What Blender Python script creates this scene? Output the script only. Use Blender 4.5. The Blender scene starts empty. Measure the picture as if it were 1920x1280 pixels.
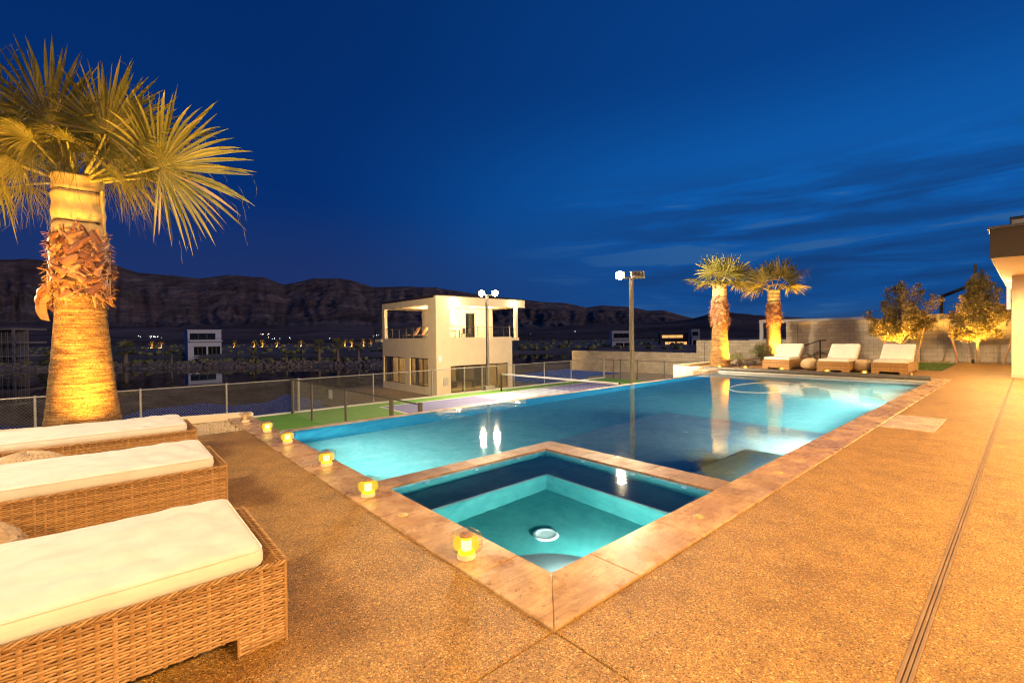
import bpy, math, random
import numpy as np
from mathutils import Vector, Matrix, noise as mnoise
R = math.radians
scene = bpy.context.scene
col = scene.collection
random.seed(7)
rng = np.random.default_rng(7)
PI = math.pi

# ------------------------------------------------------------------ helpers
def tag(o, label=None, cat=None, group=None, kind=None):
    if label: o['label'] = label
    if cat: o['category'] = cat
    if group: o['group'] = group
    if kind: o['kind'] = kind
    return o

def thing(name, loc, label, cat, group=None, rz=0.0):
    o = bpy.data.objects.new(name, None)
    o.empty_display_size = 0.2
    col.objects.link(o)
    o.location = loc
    o.rotation_euler = (0, 0, rz)
    return tag(o, label, cat, group)

def copy_tree(o, parent=None):
    c = o.copy()
    col.objects.link(c)
    c.parent = parent
    for ch in list(o.children):
        copy_tree(ch, c)
    return c

def wloc(o):
    v = Vector((0, 0, 0))
    while o is not None:
        v += o.location
        o = o.parent
    return v

class MB:
    """collects vertices and faces, then links them as one mesh object"""
    def __init__(self):
        self.v = []; self.f = []
    def add(self, vs, fs):
        b = len(self.v)
        self.v.extend([tuple(map(float, p)) for p in vs])
        self.f.extend([tuple(b + i for i in q) for q in fs])
        return b
    def box(self, a, b):
        (x0, y0, z0), (x1, y1, z1) = a, b
        x0, x1 = min(x0, x1), max(x0, x1); y0, y1 = min(y0, y1), max(y0, y1); z0, z1 = min(z0, z1), max(z0, z1)
        vs = [(x0,y0,z0),(x1,y0,z0),(x1,y1,z0),(x0,y1,z0),(x0,y0,z1),(x1,y0,z1),(x1,y1,z1),(x0,y1,z1)]
        self.add(vs, [(0,3,2,1),(4,5,6,7),(0,1,5,4),(1,2,6,5),(2,3,7,6),(3,0,4,7)])
    def bbox(self, a, b, w=0.006):
        """box with chamfered edges"""
        lo = np.minimum(a, b).astype(float); hi = np.maximum(a, b).astype(float)
        self.rbox((lo + hi) / 2, hi - lo, w, (1, 1, 1), ring=1)
    def rbox(self, c, size, r, n=(6, 6, 3), disp=None, ring=3):
        """rounded box: every face a grid whose outer cells carry the rounding"""
        c = np.array(c, float); h = np.array(size, float) / 2; r = min(r, *(h * .98))
        def ticks(k):
            inner = list(np.linspace(-h[k] + r, h[k] - r, n[k] + 1))
            a = [-h[k] + r - r * math.sin(PI/2*(i/ring)) for i in range(ring, 0, -1)]
            return a + inner + [-q for q in reversed(a)]
        T = [ticks(k) for k in range(3)]
        key = {}
        vs = []; fs = []
        def vid(p):
            kk = tuple(round(q, 6) for q in p)
            if kk in key: return key[kk]
            q = np.array(p, float); inn = np.clip(q, -h + r, h - r); d = q - inn
            l = np.linalg.norm(d)
            if l > 1e-9:
                m = np.abs(d).max()
                q = inn + d / l * r
            if disp is not None: q = q + disp(q, h)
            key[kk] = len(vs); vs.append(q + c); return key[kk]
        for k in range(3):
            i, j = (k + 1) % 3, (k + 2) % 3
            for s in (-1, 1):
                for a in range(len(T[i]) - 1):
                    for b in range(len(T[j]) - 1):
                        quad = []
                        for (aa, bb) in ((a, b), (a+1, b), (a+1, b+1), (a, b+1)):
                            p = [0, 0, 0]; p[k] = s*h[k]; p[i] = T[i][aa]; p[j] = T[j][bb]
                            quad.append(vid(p))
                        if len(set(quad)) < 3: continue
                        fs.append(tuple(quad) if s > 0 else tuple(reversed(quad)))
        self.add(vs, fs)
    def tube(self, pts, r, n=8, cap=True):
        pts = [Vector(p) for p in pts]
        rs = r if isinstance(r, (list, tuple)) else [r] * len(pts)
        vs = []; fs = []
        up = None
        for i, p in enumerate(pts):
            d = (pts[min(i+1, len(pts)-1)] - pts[max(i-1, 0)])
            if d.length < 1e-9: d = Vector((0, 0, 1))
            d.normalize()
            if up is None:
                up = Vector((0, 0, 1)) if abs(d.z) < .9 else Vector((1, 0, 0))
            a = d.cross(up)
            if a.length < 1e-6: a = d.orthogonal()
            a.normalize(); b = d.cross(a); up = -b if False else up
            for k in range(n):
                t = 2*PI*k/n
                vs.append(p + (a*math.cos(t) + b*math.sin(t)) * rs[i])
        for i in range(len(pts)-1):
            for k in range(n):
                fs.append((i*n+k, i*n+(k+1) % n, (i+1)*n+(k+1) % n, (i+1)*n+k))
        if cap:
            fs.append(tuple(range(n))); fs.append(tuple(reversed(range((len(pts)-1)*n, len(pts)*n))))
        self.add(vs, fs)
    def lathe(self, prof, c=(0, 0, 0), n=32, fn=None, cap=True):
        vs = []; fs = []
        for i, (r, z) in enumerate(prof):
            for k in range(n):
                t = 2*PI*k/n
                rr, zz = (r, z) if fn is None else fn(r, z, t, i)
                vs.append((c[0]+rr*math.cos(t), c[1]+rr*math.sin(t), c[2]+zz))
        for i in range(len(prof)-1):
            for k in range(n):
                fs.append((i*n+k, i*n+(k+1) % n, (i+1)*n+(k+1) % n, (i+1)*n+k))
        if cap:
            fs.append(tuple(reversed(range(n)))); fs.append(tuple(range((len(prof)-1)*n, len(prof)*n)))
        self.add(vs, fs)
    def prism(self, poly, z0, z1):
        n = len(poly)
        vs = [(x, y, z0) for x, y in poly] + [(x, y, z1) for x, y in poly]
        self.add(vs, [tuple(reversed(range(n))), tuple(range(n, 2*n))] + [(i, (i+1) % n, n+(i+1) % n, n+i) for i in range(n)])
    def ico(self, c, r, squash=(1, 1, 1), jit=.0, seg=(8, 6), seed=0):
        rr = random.Random(seed)
        vs = []; fs = []
        n, m = seg
        vs.append((0, 0, -1))
        for i in range(1, m):
            ph = -PI/2 + PI*i/m
            for k in range(n):
                t = 2*PI*k/n
                vs.append((math.cos(ph)*math.cos(t), math.cos(ph)*math.sin(t), math.sin(ph)))
        vs.append((0, 0, 1))
        for k in range(n):
            fs.append((0, 1+(k+1) % n, 1+k))
            for i in range(m-2):
                b = 1+i*n
                fs.append((b+k, b+(k+1) % n, b+n+(k+1) % n, b+n+k))
            b = 1+(m-2)*n
            fs.append((b+k, b+(k+1) % n, len(vs)-1))
        out = []
        for p in vs:
            s = r*(1+rr.uniform(-jit, jit))
            out.append((c[0]+p[0]*s*squash[0], c[1]+p[1]*s*squash[1], c[2]+p[2]*s*squash[2]))
        self.add(out, fs)
    def build(self, name, mat, parent=None, smooth=False, sharp=None):
        me = bpy.data.meshes.new(name)
        v = np.array(self.v, float)
        if parent is not None and len(v):
            v = v - np.array(wloc(parent))
        me.from_pydata(v.tolist(), [], self.f)
        me.update()
        if smooth:
            me.polygons.foreach_set('use_smooth', [True]*len(me.polygons))
            if sharp is not None:
                me.set_sharp_from_angle(angle=R(sharp))
        if mat is not None: me.materials.append(mat)
        o = bpy.data.objects.new(name, me)
        col.objects.link(o)
        o.parent = parent
        return o

# ------------------------------------------------------------------ materials
class NT:
    def __init__(self, name):
        self.m = bpy.data.materials.new(name); self.m.use_nodes = True
        self.t = self.m.node_tree; self.t.nodes.clear()
        self.out = self.n('ShaderNodeOutputMaterial')
    def n(self, typ, **kw):
        nd = self.t.nodes.new(typ)
        for k, v in kw.items():
            if k.startswith('i_'):
                nd.inputs[k[2:].replace('_', ' ')].default_value = v
            else:
                setattr(nd, k, v)
        return nd
    def l(self, a, b): self.t.links.new(a, b)
    def coord(self, scale=(1, 1, 1), rot=(0, 0, 0), kind='Object'):
        tc = self.n('ShaderNodeTexCoord'); mp = self.n('ShaderNodeMapping')
        mp.inputs['Scale'].default_value = scale; mp.inputs['Rotation'].default_value = rot
        self.l(tc.outputs[kind], mp.inputs['Vector']); return mp.outputs[0]
    def noise(self, vec, scale, detail=5, rough=.55, dist=0):
        nd = self.n('ShaderNodeTexNoise'); nd.inputs['Scale'].default_value = scale
        nd.inputs['Detail'].default_value = detail; nd.inputs['Roughness'].default_value = rough
        nd.inputs['Distortion'].default_value = dist
        self.l(vec, nd.inputs['Vector']); return nd.outputs['Fac']
    def ramp(self, fac, stops):
        nd = self.n('ShaderNodeValToRGB'); cr = nd.color_ramp
        while len(cr.elements) < len(stops): cr.elements.new(.5)
        for e, (p, c) in zip(cr.elements, stops):
            e.position = p; e.color = (*c, 1) if len(c) == 3 else c
        self.l(fac, nd.inputs['Fac']); return nd.outputs['Color']
    def mix(self, fac, a, b, typ='MIX'):
        nd = self.n('ShaderNodeMix', data_type='RGBA', blend_type=typ)
        if isinstance(fac, (int, float)): nd.inputs[0].default_value = fac
        else: self.l(fac, nd.inputs[0])
        for s, q in ((6, a), (7, b)):
            if isinstance(q, tuple): nd.inputs[s].default_value = (*q, 1)
            else: self.l(q, nd.inputs[s])
        return nd.outputs[2]
    def bump(self, h, strength=.3, dist=.01, normal=None):
        nd = self.n('ShaderNodeBump'); nd.inputs['Strength'].default_value = strength
        nd.inputs['Distance'].default_value = dist
        self.l(h, nd.inputs['Height'])
        if normal is not None: self.l(normal, nd.inputs['Normal'])
        return nd.outputs[0]
    def principled(self, color, rough=.6, bump=None, metallic=0, spec=.5, emit=None, estr=0, **kw):
        p = self.n('ShaderNodeBsdfPrincipled')
        if isinstance(color, tuple): p.inputs['Base Color'].default_value = (*color, 1)
        else: self.l(color, p.inputs['Base Color'])
        if isinstance(rough, (int, float)): p.inputs['Roughness'].default_value = rough
        else: self.l(rough, p.inputs['Roughness'])
        p.inputs['Metallic'].default_value = metallic
        p.inputs['Specular IOR Level'].default_value = spec
        if emit: 
            p.inputs['Emission Color'].default_value = (*emit, 1); p.inputs['Emission Strength'].default_value = estr
        if bump is not None: self.l(bump, p.inputs['Normal'])
        self.l(p.outputs[0], self.out.inputs['Surface'])
        return p

def mat(name, c1, c2=None, scale=6, rough=.6, bump=0, bscale=None, stretch=(1, 1, 1), metallic=0, spec=.5, lo=.3, hi=.7, bdist=.01, detail=6):
    t = NT(name)
    v = t.coord(stretch)
    c = c1
    if c2 is not None:
        c = t.ramp(t.noise(v, scale, detail), [(lo, c1), (hi, c2)])
    b = None
    if bump:
        b = t.bump(t.noise(v, bscale or scale*4, detail), bump, bdist)
    t.principled(c, rough, b, metallic, spec)
    return t.m

def emit_mat(name, c, s):
    t = NT(name)
    e = t.n('ShaderNodeEmission'); e.inputs[0].default_value = (*c, 1); e.inputs[1].default_value = s
    t.l(e.outputs[0], t.out.inputs[0]); return t.m

# exposed-aggregate deck
def deck_mat():
    t = NT('exposed_aggregate')
    v = t.coord()
    vo = t.n('ShaderNodeTexVoronoi'); vo.inputs['Scale'].default_value = 150; t.l(v, vo.inputs['Vector'])
    vo2 = t.n('ShaderNodeTexVoronoi'); vo2.inputs['Scale'].default_value = 260; t.l(v, vo2.inputs['Vector'])
    sep = t.n('ShaderNodeSeparateColor'); t.l(vo.outputs['Color'], sep.inputs[0])
    peb = t.ramp(sep.outputs[0], [(0.0, (.06, .026, .007)), (.16, (.21, .098, .024)), (.5, (.39, .208, .047)), (.82, (.51, .30, .078)), (1, (.78, .52, .22))])
    sep2 = t.n('ShaderNodeSeparateColor'); t.l(vo2.outputs['Color'], sep2.inputs[0])
    fine = t.ramp(sep2.outputs[1], [(0, (.12, .057, .014)), (.6, (.37, .197, .046)), (1, (.51, .305, .095))])
    sel = t.ramp(sep.outputs[2], [(.45, (0, 0, 0)), (.5, (1, 1, 1))])
    c = t.mix(sel, peb, fine)
    big = t.noise(v, .9, 6, .6, .6)
    st = t.ramp(big, [(.32, (.84, .81, .78)), (.5, (.98, .97, .96)), (.7, (1.08, 1.07, 1.06))])
    c = t.mix(1.0, c, st, 'MULTIPLY')
    med = t.ramp(t.noise(v, 4.5, 5, .6), [(.35, (.8, .78, .75)), (.6, (1.05, 1.04, 1.03))])
    c = t.mix(1.0, c, med, 'MULTIPLY')
    stain = t.ramp(t.noise(t.coord((.55, .8, 1)), 1.3, 8, .66, .8), [(.28, (.72, .66, .6)), (.45, (1, 1, 1))])
    c = t.mix(1.0, c, stain, 'MULTIPLY')
    drip = t.ramp(t.noise(t.coord((1, 1, 1)), 7.5, 6, .7, .3), [(.30, (.78, .74, .70)), (.40, (1, 1, 1))])
    c = t.mix(1.0, c, drip, 'MULTIPLY')
    h = t.n('ShaderNodeMath', operation='MULTIPLY'); t.l(vo.outputs['Distance'], h.inputs[0]); h.inputs[1].default_value = -1.4
    h2 = t.n('ShaderNodeMath', operation='MULTIPLY_ADD'); t.l(vo2.outputs['Distance'], h2.inputs[0]); h2.inputs[1].default_value = -.5; t.l(h.outputs[0], h2.inputs[2])
    t.principled(c, .5, t.bump(h2.outputs[0], .6, .006), spec=.45)
    return t.m

def travertine(name, a=(.40, .25, .12), b=(.58, .41, .22), dark=(.26, .14, .065), rough=.27, along=(1, 1, 1)):
    t = NT(name)
    v = t.coord(along)
    n1 = t.noise(v, 3.4, 9, .7, .35)
    c = t.ramp(n1, [(.22, dark), (.45, a), (.62, b), (.8, tuple(min(1, x*1.08) for x in b))])
    c = t.mix(1.0, c, t.ramp(t.noise(t.coord((3, 26, 10)), 1.6, 7, .68, .4), [(.34, (.74, .68, .62)), (.56, (1.04, 1.03, 1.02))]), 'MULTIPLY')
    pits = t.noise(v, 42, 4, .7, .5)
    pm = t.ramp(pits, [(.60, (1, 1, 1)), (.68, (.42, .36, .3))])
    c = t.mix(1.0, c, pm, 'MULTIPLY')
    info = t.n('ShaderNodeObjectInfo')
    geo = t.n('ShaderNodeNewGeometry')
    tint = t.ramp(geo.outputs['Random Per Island'], [(0, (.82, .78, .74)), (.5, (1, .98, .95)), (1, (1.12, 1.05, 1.0))])
    c = t.mix(1.0, c, tint, 'MULTIPLY')
    rr = t.ramp(t.noise(v, 5, 5), [(.3, (rough-.1,)*3), (.7, (rough+.15,)*3)])
    inv = t.n('ShaderNodeMath', operation='MULTIPLY'); t.l(pits, inv.inputs[0]); inv.inputs[1].default_value = -1
    t.principled(c, rr, t.bump(inv.outputs[0], .18, .004), spec=.5)
    return t.m

def block_mat():
    t = NT('concrete_block')
    tc = t.n('ShaderNodeTexCoord'); sp = t.n('ShaderNodeSeparateXYZ'); cb = t.n('ShaderNodeCombineXYZ')
    t.l(tc.outputs['Object'], sp.inputs[0]); t.l(sp.outputs[1], cb.inputs[0]); t.l(sp.outputs[2], cb.inputs[1])
    br = t.n('ShaderNodeTexBrick'); t.l(cb.outputs[0], br.inputs['Vector'])
    br.inputs['Scale'].default_value = 1.0; br.inputs['Brick Width'].default_value = .40; br.inputs['Row Height'].default_value = .20
    br.inputs['Mortar Size'].default_value = .007; br.inputs['Mortar Smooth'].default_value = .3; br.inputs['Bias'].default_value = 0
    br.inputs['Color1'].default_value = (.46, .405, .335, 1); br.inputs['Color2'].default_value = (.58, .52, .43, 1); br.inputs['Mortar'].default_value = (.28, .245, .2, 1)
    v = t.coord()
    n = t.ramp(t.noise(v, 1.4, 7, .65), [(.3, (.78, .76, .74)), (.7, (1.1, 1.08, 1.06))])
    g = t.ramp(t.noise(v, 60, 3, .7), [(.3, (.85, .85, .85)), (.7, (1.1, 1.1, 1.1))])
    c = t.mix(1, t.mix(1, br.outputs['Color'], n, 'MULTIPLY'), g, 'MULTIPLY')
    inv = t.n('ShaderNodeMath', operation='SUBTRACT'); inv.inputs[0].default_value = 1; t.l(br.outputs['Fac'], inv.inputs[1])
    b = t.bump(inv.outputs[0], .6, .006)
    t.principled(c, .9, b, spec=.2)
    return t.m

def plaster_mat(name, c1, c2):
    t = NT(name)
    v = t.coord()
    n = t.noise(v, 1.6, 8, .65, 1.5)
    n2 = t.noise(v, 9, 5, .6, .5)
    c = t.ramp(n, [(.3, c1), (.68, c2)])
    c = t.mix(1, c, t.ramp(n2, [(.3, (.88, .9, .9)), (.7, (1.08, 1.07, 1.07))]), 'MULTIPLY')
    t.principled(c, .7, None, spec=.3)
    return t.m

def water_mat(name, rough=.035, bump=.12, scale=3.2, tint=(.86, .97, .98)):
    t = NT(name)
    v = t.coord((1, 1, 1))
    n1 = t.noise(v, scale, 3, .5, .3)
    n2 = t.noise(v, scale*6, 2, .5)
    ad = t.n('ShaderNodeMath', operation='MULTIPLY_ADD'); t.l(n2, ad.inputs[0]); ad.inputs[1].default_value = .12; t.l(n1, ad.inputs[2])
    b = t.bump(ad.outputs[0], bump, .02)
    rf = t.n('ShaderNodeBsdfRefraction'); rf.inputs['Color'].default_value = (*tint, 1); rf.inputs['Roughness'].default_value = 0.0; rf.inputs['IOR'].default_value = 1.33
    gl = t.n('ShaderNodeBsdfGlossy'); gl.inputs['Roughness'].default_value = rough; gl.inputs['Color'].default_value = (1, 1, 1, 1)
    fr = t.n('ShaderNodeFresnel'); fr.inputs['IOR'].default_value = 1.33
    for nd in (rf, gl, fr): t.l(b, nd.inputs['Normal'])
    mx = t.n('ShaderNodeMixShader'); t.l(fr.outputs[0], mx.inputs[0]); t.l(rf.outputs[0], mx.inputs[1]); t.l(gl.outputs[0], mx.inputs[2])
    t.l(mx.outputs[0], t.out.inputs[0])
    return t.m

def glass_mat(name, tint=(1, 1, 1), refl=1.0, rough=0.0, ior=1.45):
    """thin pane: transparent with a fresnel reflection"""
    t = NT(name)
    tr = t.n('ShaderNodeBsdfTransparent'); tr.inputs[0].default_value = (*tint, 1)
    gl = t.n('ShaderNodeBsdfGlossy'); gl.inputs['Roughness'].default_value = rough
    lw = t.n('ShaderNodeLayerWeight'); lw.inputs[0].default_value = .5
    pw = t.n('ShaderNodeMath', operation='POWER'); t.l(lw.outputs['Facing'], pw.inputs[0]); pw.inputs[1].default_value = 4.0
    fr = t.n('ShaderNodeMath', operation='MULTIPLY_ADD'); t.l(pw.outputs[0], fr.inputs[0]); fr.inputs[1].default_value = .6*refl; fr.inputs[2].default_value = .05*refl
    mx = t.n('ShaderNodeMixShader'); t.l(fr.outputs[0], mx.inputs[0]); t.l(tr.outputs[0], mx.inputs[1]); t.l(gl.outputs[0], mx.inputs[2])
    t.l(mx.outputs[0], t.out.inputs[0]); return t.m

def leaf_mat(name, c1, c2, tip, trans=.25, scale=3):
    t = NT(name)
    geo = t.n('ShaderNodeNewGeometry')
    v = t.coord()
    c = t.ramp(geo.outputs['Random Per Island'], [(0, c1), (.75, c2), (.93, c2), (1, tip)])
    c = t.mix(1, c, t.ramp(t.noise(v, scale, 4), [(.3, (.7, .7, .7)), (.7, (1.2, 1.2, 1.2))]), 'MULTIPLY')
    p = t.n('ShaderNodeBsdfPrincipled'); t.l(c, p.inputs['Base Color']); p.inputs['Roughness'].default_value = .45; p.inputs['Specular IOR Level'].default_value = .35
    ts = t.n('ShaderNodeBsdfTranslucent'); t.l(c, ts.inputs[0])
    mx = t.n('ShaderNodeMixShader'); mx.inputs[0].default_value = trans
    t.l(p.outputs[0], mx.inputs[1]); t.l(ts.outputs[0], mx.inputs[2]); t.l(mx.outputs[0], t.out.inputs[0])
    return t.m

def trunk_mat(name):
    t = NT(name)
    v = t.coord((2.2, 2.2, 52))
    n = t.noise(v, 1.0, 8, .72, .9)
    v2 = t.coord((5, 5, 9))
    n2 = t.noise(v2, 1.3, 6, .65)
    v3 = t.coord((26, 26, 7)); n3 = t.noise(v3, 1.0, 4, .6)
    c = t.ramp(n, [(.3, (.05, .025, .01)), (.42, (.17, .09, .035)), (.56, (.33, .21, .09)), (.8, (.48, .35, .18))])
    c = t.mix(1, c, t.ramp(n2, [(.3, (.5, .45, .4)), (.65, (1.15, 1.1, 1.05))]), 'MULTIPLY')
    sp_ = t.noise(t.coord((46, 46, 90)), 1.0, 3, .7)
    c = t.mix(1, c, t.ramp(sp_, [(.36, (.45, .4, .34)), (.5, (1, 1, 1)), (.66, (1.35, 1.3, 1.25))]), 'MULTIPLY')
    ad = t.n('ShaderNodeMath', operation='MULTIPLY_ADD'); t.l(n3, ad.inputs[0]); ad.inputs[1].default_value = .3; t.l(n, ad.inputs[2])
    t.principled(c, .85, t.bump(ad.outputs[0], 1.0, .025), spec=.15)
    return t.m

def mountain_mat():
    t = NT('mountain_rock')
    v = t.coord((1, 1, 1))
    n = t.noise(v, .004, 9, .68, .6)
    c = t.ramp(n, [(.33, (.13, .085, .06)), (.5, (.235, .16, .12)), (.66, (.35, .255, .20))])
    vz = t.coord((.0006, .0006, .03))
    band = t.ramp(t.noise(vz, 1, 5, .6), [(.4, (.75, .73, .73)), (.6, (1.15, 1.12, 1.12))])
    c = t.mix(1, c, band, 'MULTIPLY')
    b = t.bump(t.noise(v, .012, 10, .7, .3), 1.0, 40)
    t.principled(c, .95, b, spec=.1)
    return t.m

def terrain_mat():
    t = NT('desert_ground')
    v = t.coord()
    n = t.noise(v, .05, 8, .65)
    c = t.ramp(n, [(.35, (.15, .11, .08)), (.6, (.31, .24, .17))])
    n2 = t.noise(v, 3.0, 6, .7)
    c = t.mix(1, c, t.ramp(n2, [(.3, (.7, .7, .7)), (.7, (1.2, 1.2, 1.2))]), 'MULTIPLY')
    t.principled(c, .95, t.bump(t.noise(v, 8, 6, .7), .5, .05), spec=.15)
    return t.m

def gravel_mat(name, cols, scale):
    t = NT(name)
    v = t.coord()
    vo = t.n('ShaderNodeTexVoronoi'); vo.inputs['Scale'].default_value = scale; t.l(v, vo.inputs['Vector'])
    sep = t.n('ShaderNodeSeparateColor'); t.l(vo.outputs['Color'], sep.inputs[0])
    c = t.ramp(sep.outputs[0], cols)
    h = t.n('ShaderNodeMath', operation='MULTIPLY'); t.l(vo.outputs['Distance'], h.inputs[0]); h.inputs[1].default_value = -1
    t.principled(c, .8, t.bump(h.outputs[0], 1, .02), spec=.25)
    return t.m

def lake_mat():
    t = NT('lake_water')
    v = t.coord((1, 1, 1))
    b = t.bump(t.noise(v, .8, 3, .5), .02, .05)
    t.principled((.004, .008, .014), .02, b, spec=.5)
    return t.m

def cloth_mat():
    t = NT('cushion_canvas')
    v = t.coord()
    n = t.noise(v, 7, 5, .6)
    c = t.ramp(n, [(.3, (.56, .53, .48)), (.7, (.64, .615, .565))])
    w1 = t.n('ShaderNodeTexWave'); w1.inputs['Scale'].default_value = 130; w1.bands_direction = 'X'; t.l(v, w1.inputs['Vector'])
    w2 = t.n('ShaderNodeTexWave'); w2.inputs['Scale'].default_value = 130; w2.bands_direction = 'Y'; t.l(v, w2.inputs['Vector'])
    m = t.n('ShaderNodeMath', operation='MULTIPLY'); t.l(w1.outputs['Fac'], m.inputs[0]); t.l(w2.outputs['Fac'], m.inputs[1])
    b1 = t.bump(m.outputs[0], .12, .002)
    b2 = t.bump(t.noise(t.coord((2.5, 9, 6)), 2.2, 4, .5, .4), .35, .02, b1)
    t.principled(c, .9, b2, spec=.15)
    return t.m

def wicker_mat(name, c1, c2, c3):
    t = NT(name)
    geo = t.n('ShaderNodeNewGeometry')
    v = t.coord((6, 6, 40))
    c = t.ramp(geo.outputs['Random Per Island'], [(0, c1), (.5, c2), (1, c3)])
    c = t.mix(1, c, t.ramp(t.noise(v, 3, 4), [(.3, (.75, .72, .7)), (.7, (1.15, 1.12, 1.1))]), 'MULTIPLY')
    t.principled(c, .42, None, spec=.45)
    return t.m

X = {}
X['deck'] = deck_mat()
X['trav'] = travertine('travertine_coping')
X['trav_wet'] = travertine('wet_travertine', (.24, .15, .10), (.36, .24, .17), (.13, .07, .05), rough=.5)
X['trav_pale'] = travertine('pale_travertine', (.42, .34, .26), (.62, .53, .43), (.3, .22, .16), rough=.4)
X['block'] = block_mat()
X['pool'] = plaster_mat('pool_plaster', (.22, .56, .55), (.36, .68, .65))
X['ledge'] = plaster_mat('ledge_plaster', (.30, .38, .40), (.46, .53, .54))
X['spa'] = plaster_mat('spa_plaster', (.05, .29, .28), (.12, .44, .41))
X['edge'] = plaster_mat('edge_tile_blue', (.02, .22, .36), (.05, .36, .50))
X['tile'] = mat('glazed_tile', (.16, .34, .38), (.42, .60, .62), 14, .15)
X['bench'] = plaster_mat('bench_plaster', (.20, .23, .23), (.32, .34, .33))
X['water'] = water_mat('pool_water')
X['lake'] = lake_mat()
X['cloth'] = cloth_mat()
X['wicker'] = wicker_mat('woven_wicker', (.24, .13, .045), (.34, .195, .072), (.42, .255, .11))
X['wicker_in'] = mat('wicker_backing', (.05, .028, .014), rough=.9)
X['pouf'] = wicker_mat('pouf_wicker', (.36, .26, .15), (.42, .31, .18), (.5, .38, .24))
X['trunk'] = trunk_mat('palm_trunk')
X['boot'] = wicker_mat('palm_boots', (.10, .035, .014), (.22, .085, .033), (.40, .22, .10))
X['bootfibre'] = mat('boot_fibre', (.16, .07, .025), (.36, .19, .075), 5, .8)
X['burlap'] = mat('burlap_wrap', (.50, .33, .13), (.66, .47, .20), 9, .9, .35, 60, lo=.3, hi=.7, bdist=.01)
X['strap'] = mat('dark_strap', (.06, .03, .015), rough=.8)
X['frond'] = leaf_mat('palm_frond', (.14, .135, .024), (.235, .205, .04), (.40, .29, .13), .25)
X['petiole'] = mat('palm_petiole', (.22, .22, .05), (.34, .28, .08), 5, .5)
X['fiber'] = mat('palm_fibre', (.45, .36, .2), (.6, .5, .3), 5, .7)
X['olive'] = leaf_mat('tree_leaf', (.12, .10, .03), (.24, .18, .06), (.38, .26, .11), .25)
X['bark'] = mat('tree_bark', (.22, .15, .08), (.34, .25, .14), 14, .85, .5)
X['stake'] = mat('lodgepole_stake', (.36, .20, .10), (.46, .28, .15), 6, .7, .2, stretch=(8, 8, 1))
X['shrub'] = leaf_mat('shrub_leaf', (.22, .26, .08), (.36, .37, .15), (.5, .45, .25), .2)
X['grass'] = leaf_mat('lawn_blade', (.05, .12, .015), (.12, .2, .03), (.25, .24, .08), .2)
X['soil'] = mat('lawn_soil', (.06, .08, .02), (.09, .12, .03), 20, .95)
X['cream'] = mat('cream_stucco', (.62, .53, .40), (.70, .61, .47), 1.2, .9, .15, 90, bdist=.004)
X['house_wall'] = mat('house_stucco', (.58, .52, .42), (.66, .59, .48), 1.0, .9, .2, 80, bdist=.004)
X['soffit'] = mat('soffit_board', (.62, .52, .36), (.70, .60, .42), 3, .7)
X['fascia'] = mat('fascia_metal', (.022, .014, .011), (.03, .02, .015), 2, .55, spec=.3)
X['black'] = mat('black_metal', (.022, .02, .018), (.035, .03, .028), 8, .5)
X['bronze'] = mat('window_bronze', (.03, .022, .018), rough=.4)
X['galv'] = mat('galvanised_steel', (.30, .28, .25), (.42, .39, .35), 20, .45, metallic=.3)
X['wire'] = mat('galvanised_wire', (.24, .22, .19), (.34, .31, .27), 20, .5)
X['rail'] = mat('drain_rail', (.20, .12, .07), (.27, .17, .10), 6, .6)
X['pole'] = mat('bronze_pole', (.20, .17, .13), (.27, .23, .18), 6, .5)
X['white'] = mat('white_paint', (.75, .73, .7), rough=.5)
X['grey'] = mat('grey_plastic', (.38, .37, .36), (.44, .43, .42), 5, .5)
X['cover'] = mat('cover_fabric', (.085, .075, .07), (.13, .115, .105), 10, .6)
X['brass'] = mat('brass', (.72, .50, .16), (.82, .60, .24), 9, .35, metallic=.35)
X['court_g'] = mat('court_green', (.13, .33, .035), (.16, .38, .05), 2, .7, .1, 200)
X['court_b'] = mat('court_purple', (.20, .20, .42), (.24, .24, .48), 2, .7, .1, 200)
X['line'] = mat('court_line', (.78, .78, .74), rough=.7)
X['concrete'] = mat('concrete', (.40, .36, .30), (.50, .46, .39), 3, .9, .2, 60)
X['curb'] = mat('cream_curb', (.60, .50, .34), (.68, .58, .42), 3, .9, .2, 60)
X['gravel'] = gravel_mat('desert_gravel', [(0, (.16, .10, .06)), (.5, (.34, .25, .15)), (1, (.55, .45, .32))], 42)
X['gravel_gold'] = gravel_mat('gold_gravel', [(0, (.12, .07, .02)), (.5, (.30, .2, .07)), (1, (.55, .42, .2))], 38)
X['rock'] = mat('boulder_rock', (.16, .13, .11), (.30, .25, .2), 5, .9, .6, 20)
X['rock_gold'] = mat('sandstone_rock', (.40, .30, .18), (.52, .42, .28), 5, .9, .6, 20)
X['bankrock'] = mat('bank_rock', (.12, .09, .065), (.36, .28, .20), .6, .95)
X['mountain'] = mountain_mat()
X['terrain'] = terrain_mat()
X['glass'] = glass_mat('window_glass', (.55, .52, .46), 1.5)
X['lglass'] = glass_mat('lantern_glass', (.97, .95, .88), 1.6)
def glow_glass():  # candle glow in the lantern glass, given as emission
    t = NT('glowing_glass'); e = t.n('ShaderNodeEmission'); e.inputs[0].default_value = (1, .56, .012, 1); e.inputs[1].default_value = 1.5
    tr = t.n('ShaderNodeBsdfTransparent'); mx = t.n('ShaderNodeMixShader'); mx.inputs[0].default_value = .52
    t.l(tr.outputs[0], mx.inputs[1]); t.l(e.outputs[0], mx.inputs[2]); t.l(mx.outputs[0], t.out.inputs[0]); return t.m
X['glow_shell'] = glow_glass()
X['candle'] = emit_mat('candle_glow', (1, .60, .015), 3.2)
X['flame'] = emit_mat('candle_core', (1, .86, .42), 4)
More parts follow.
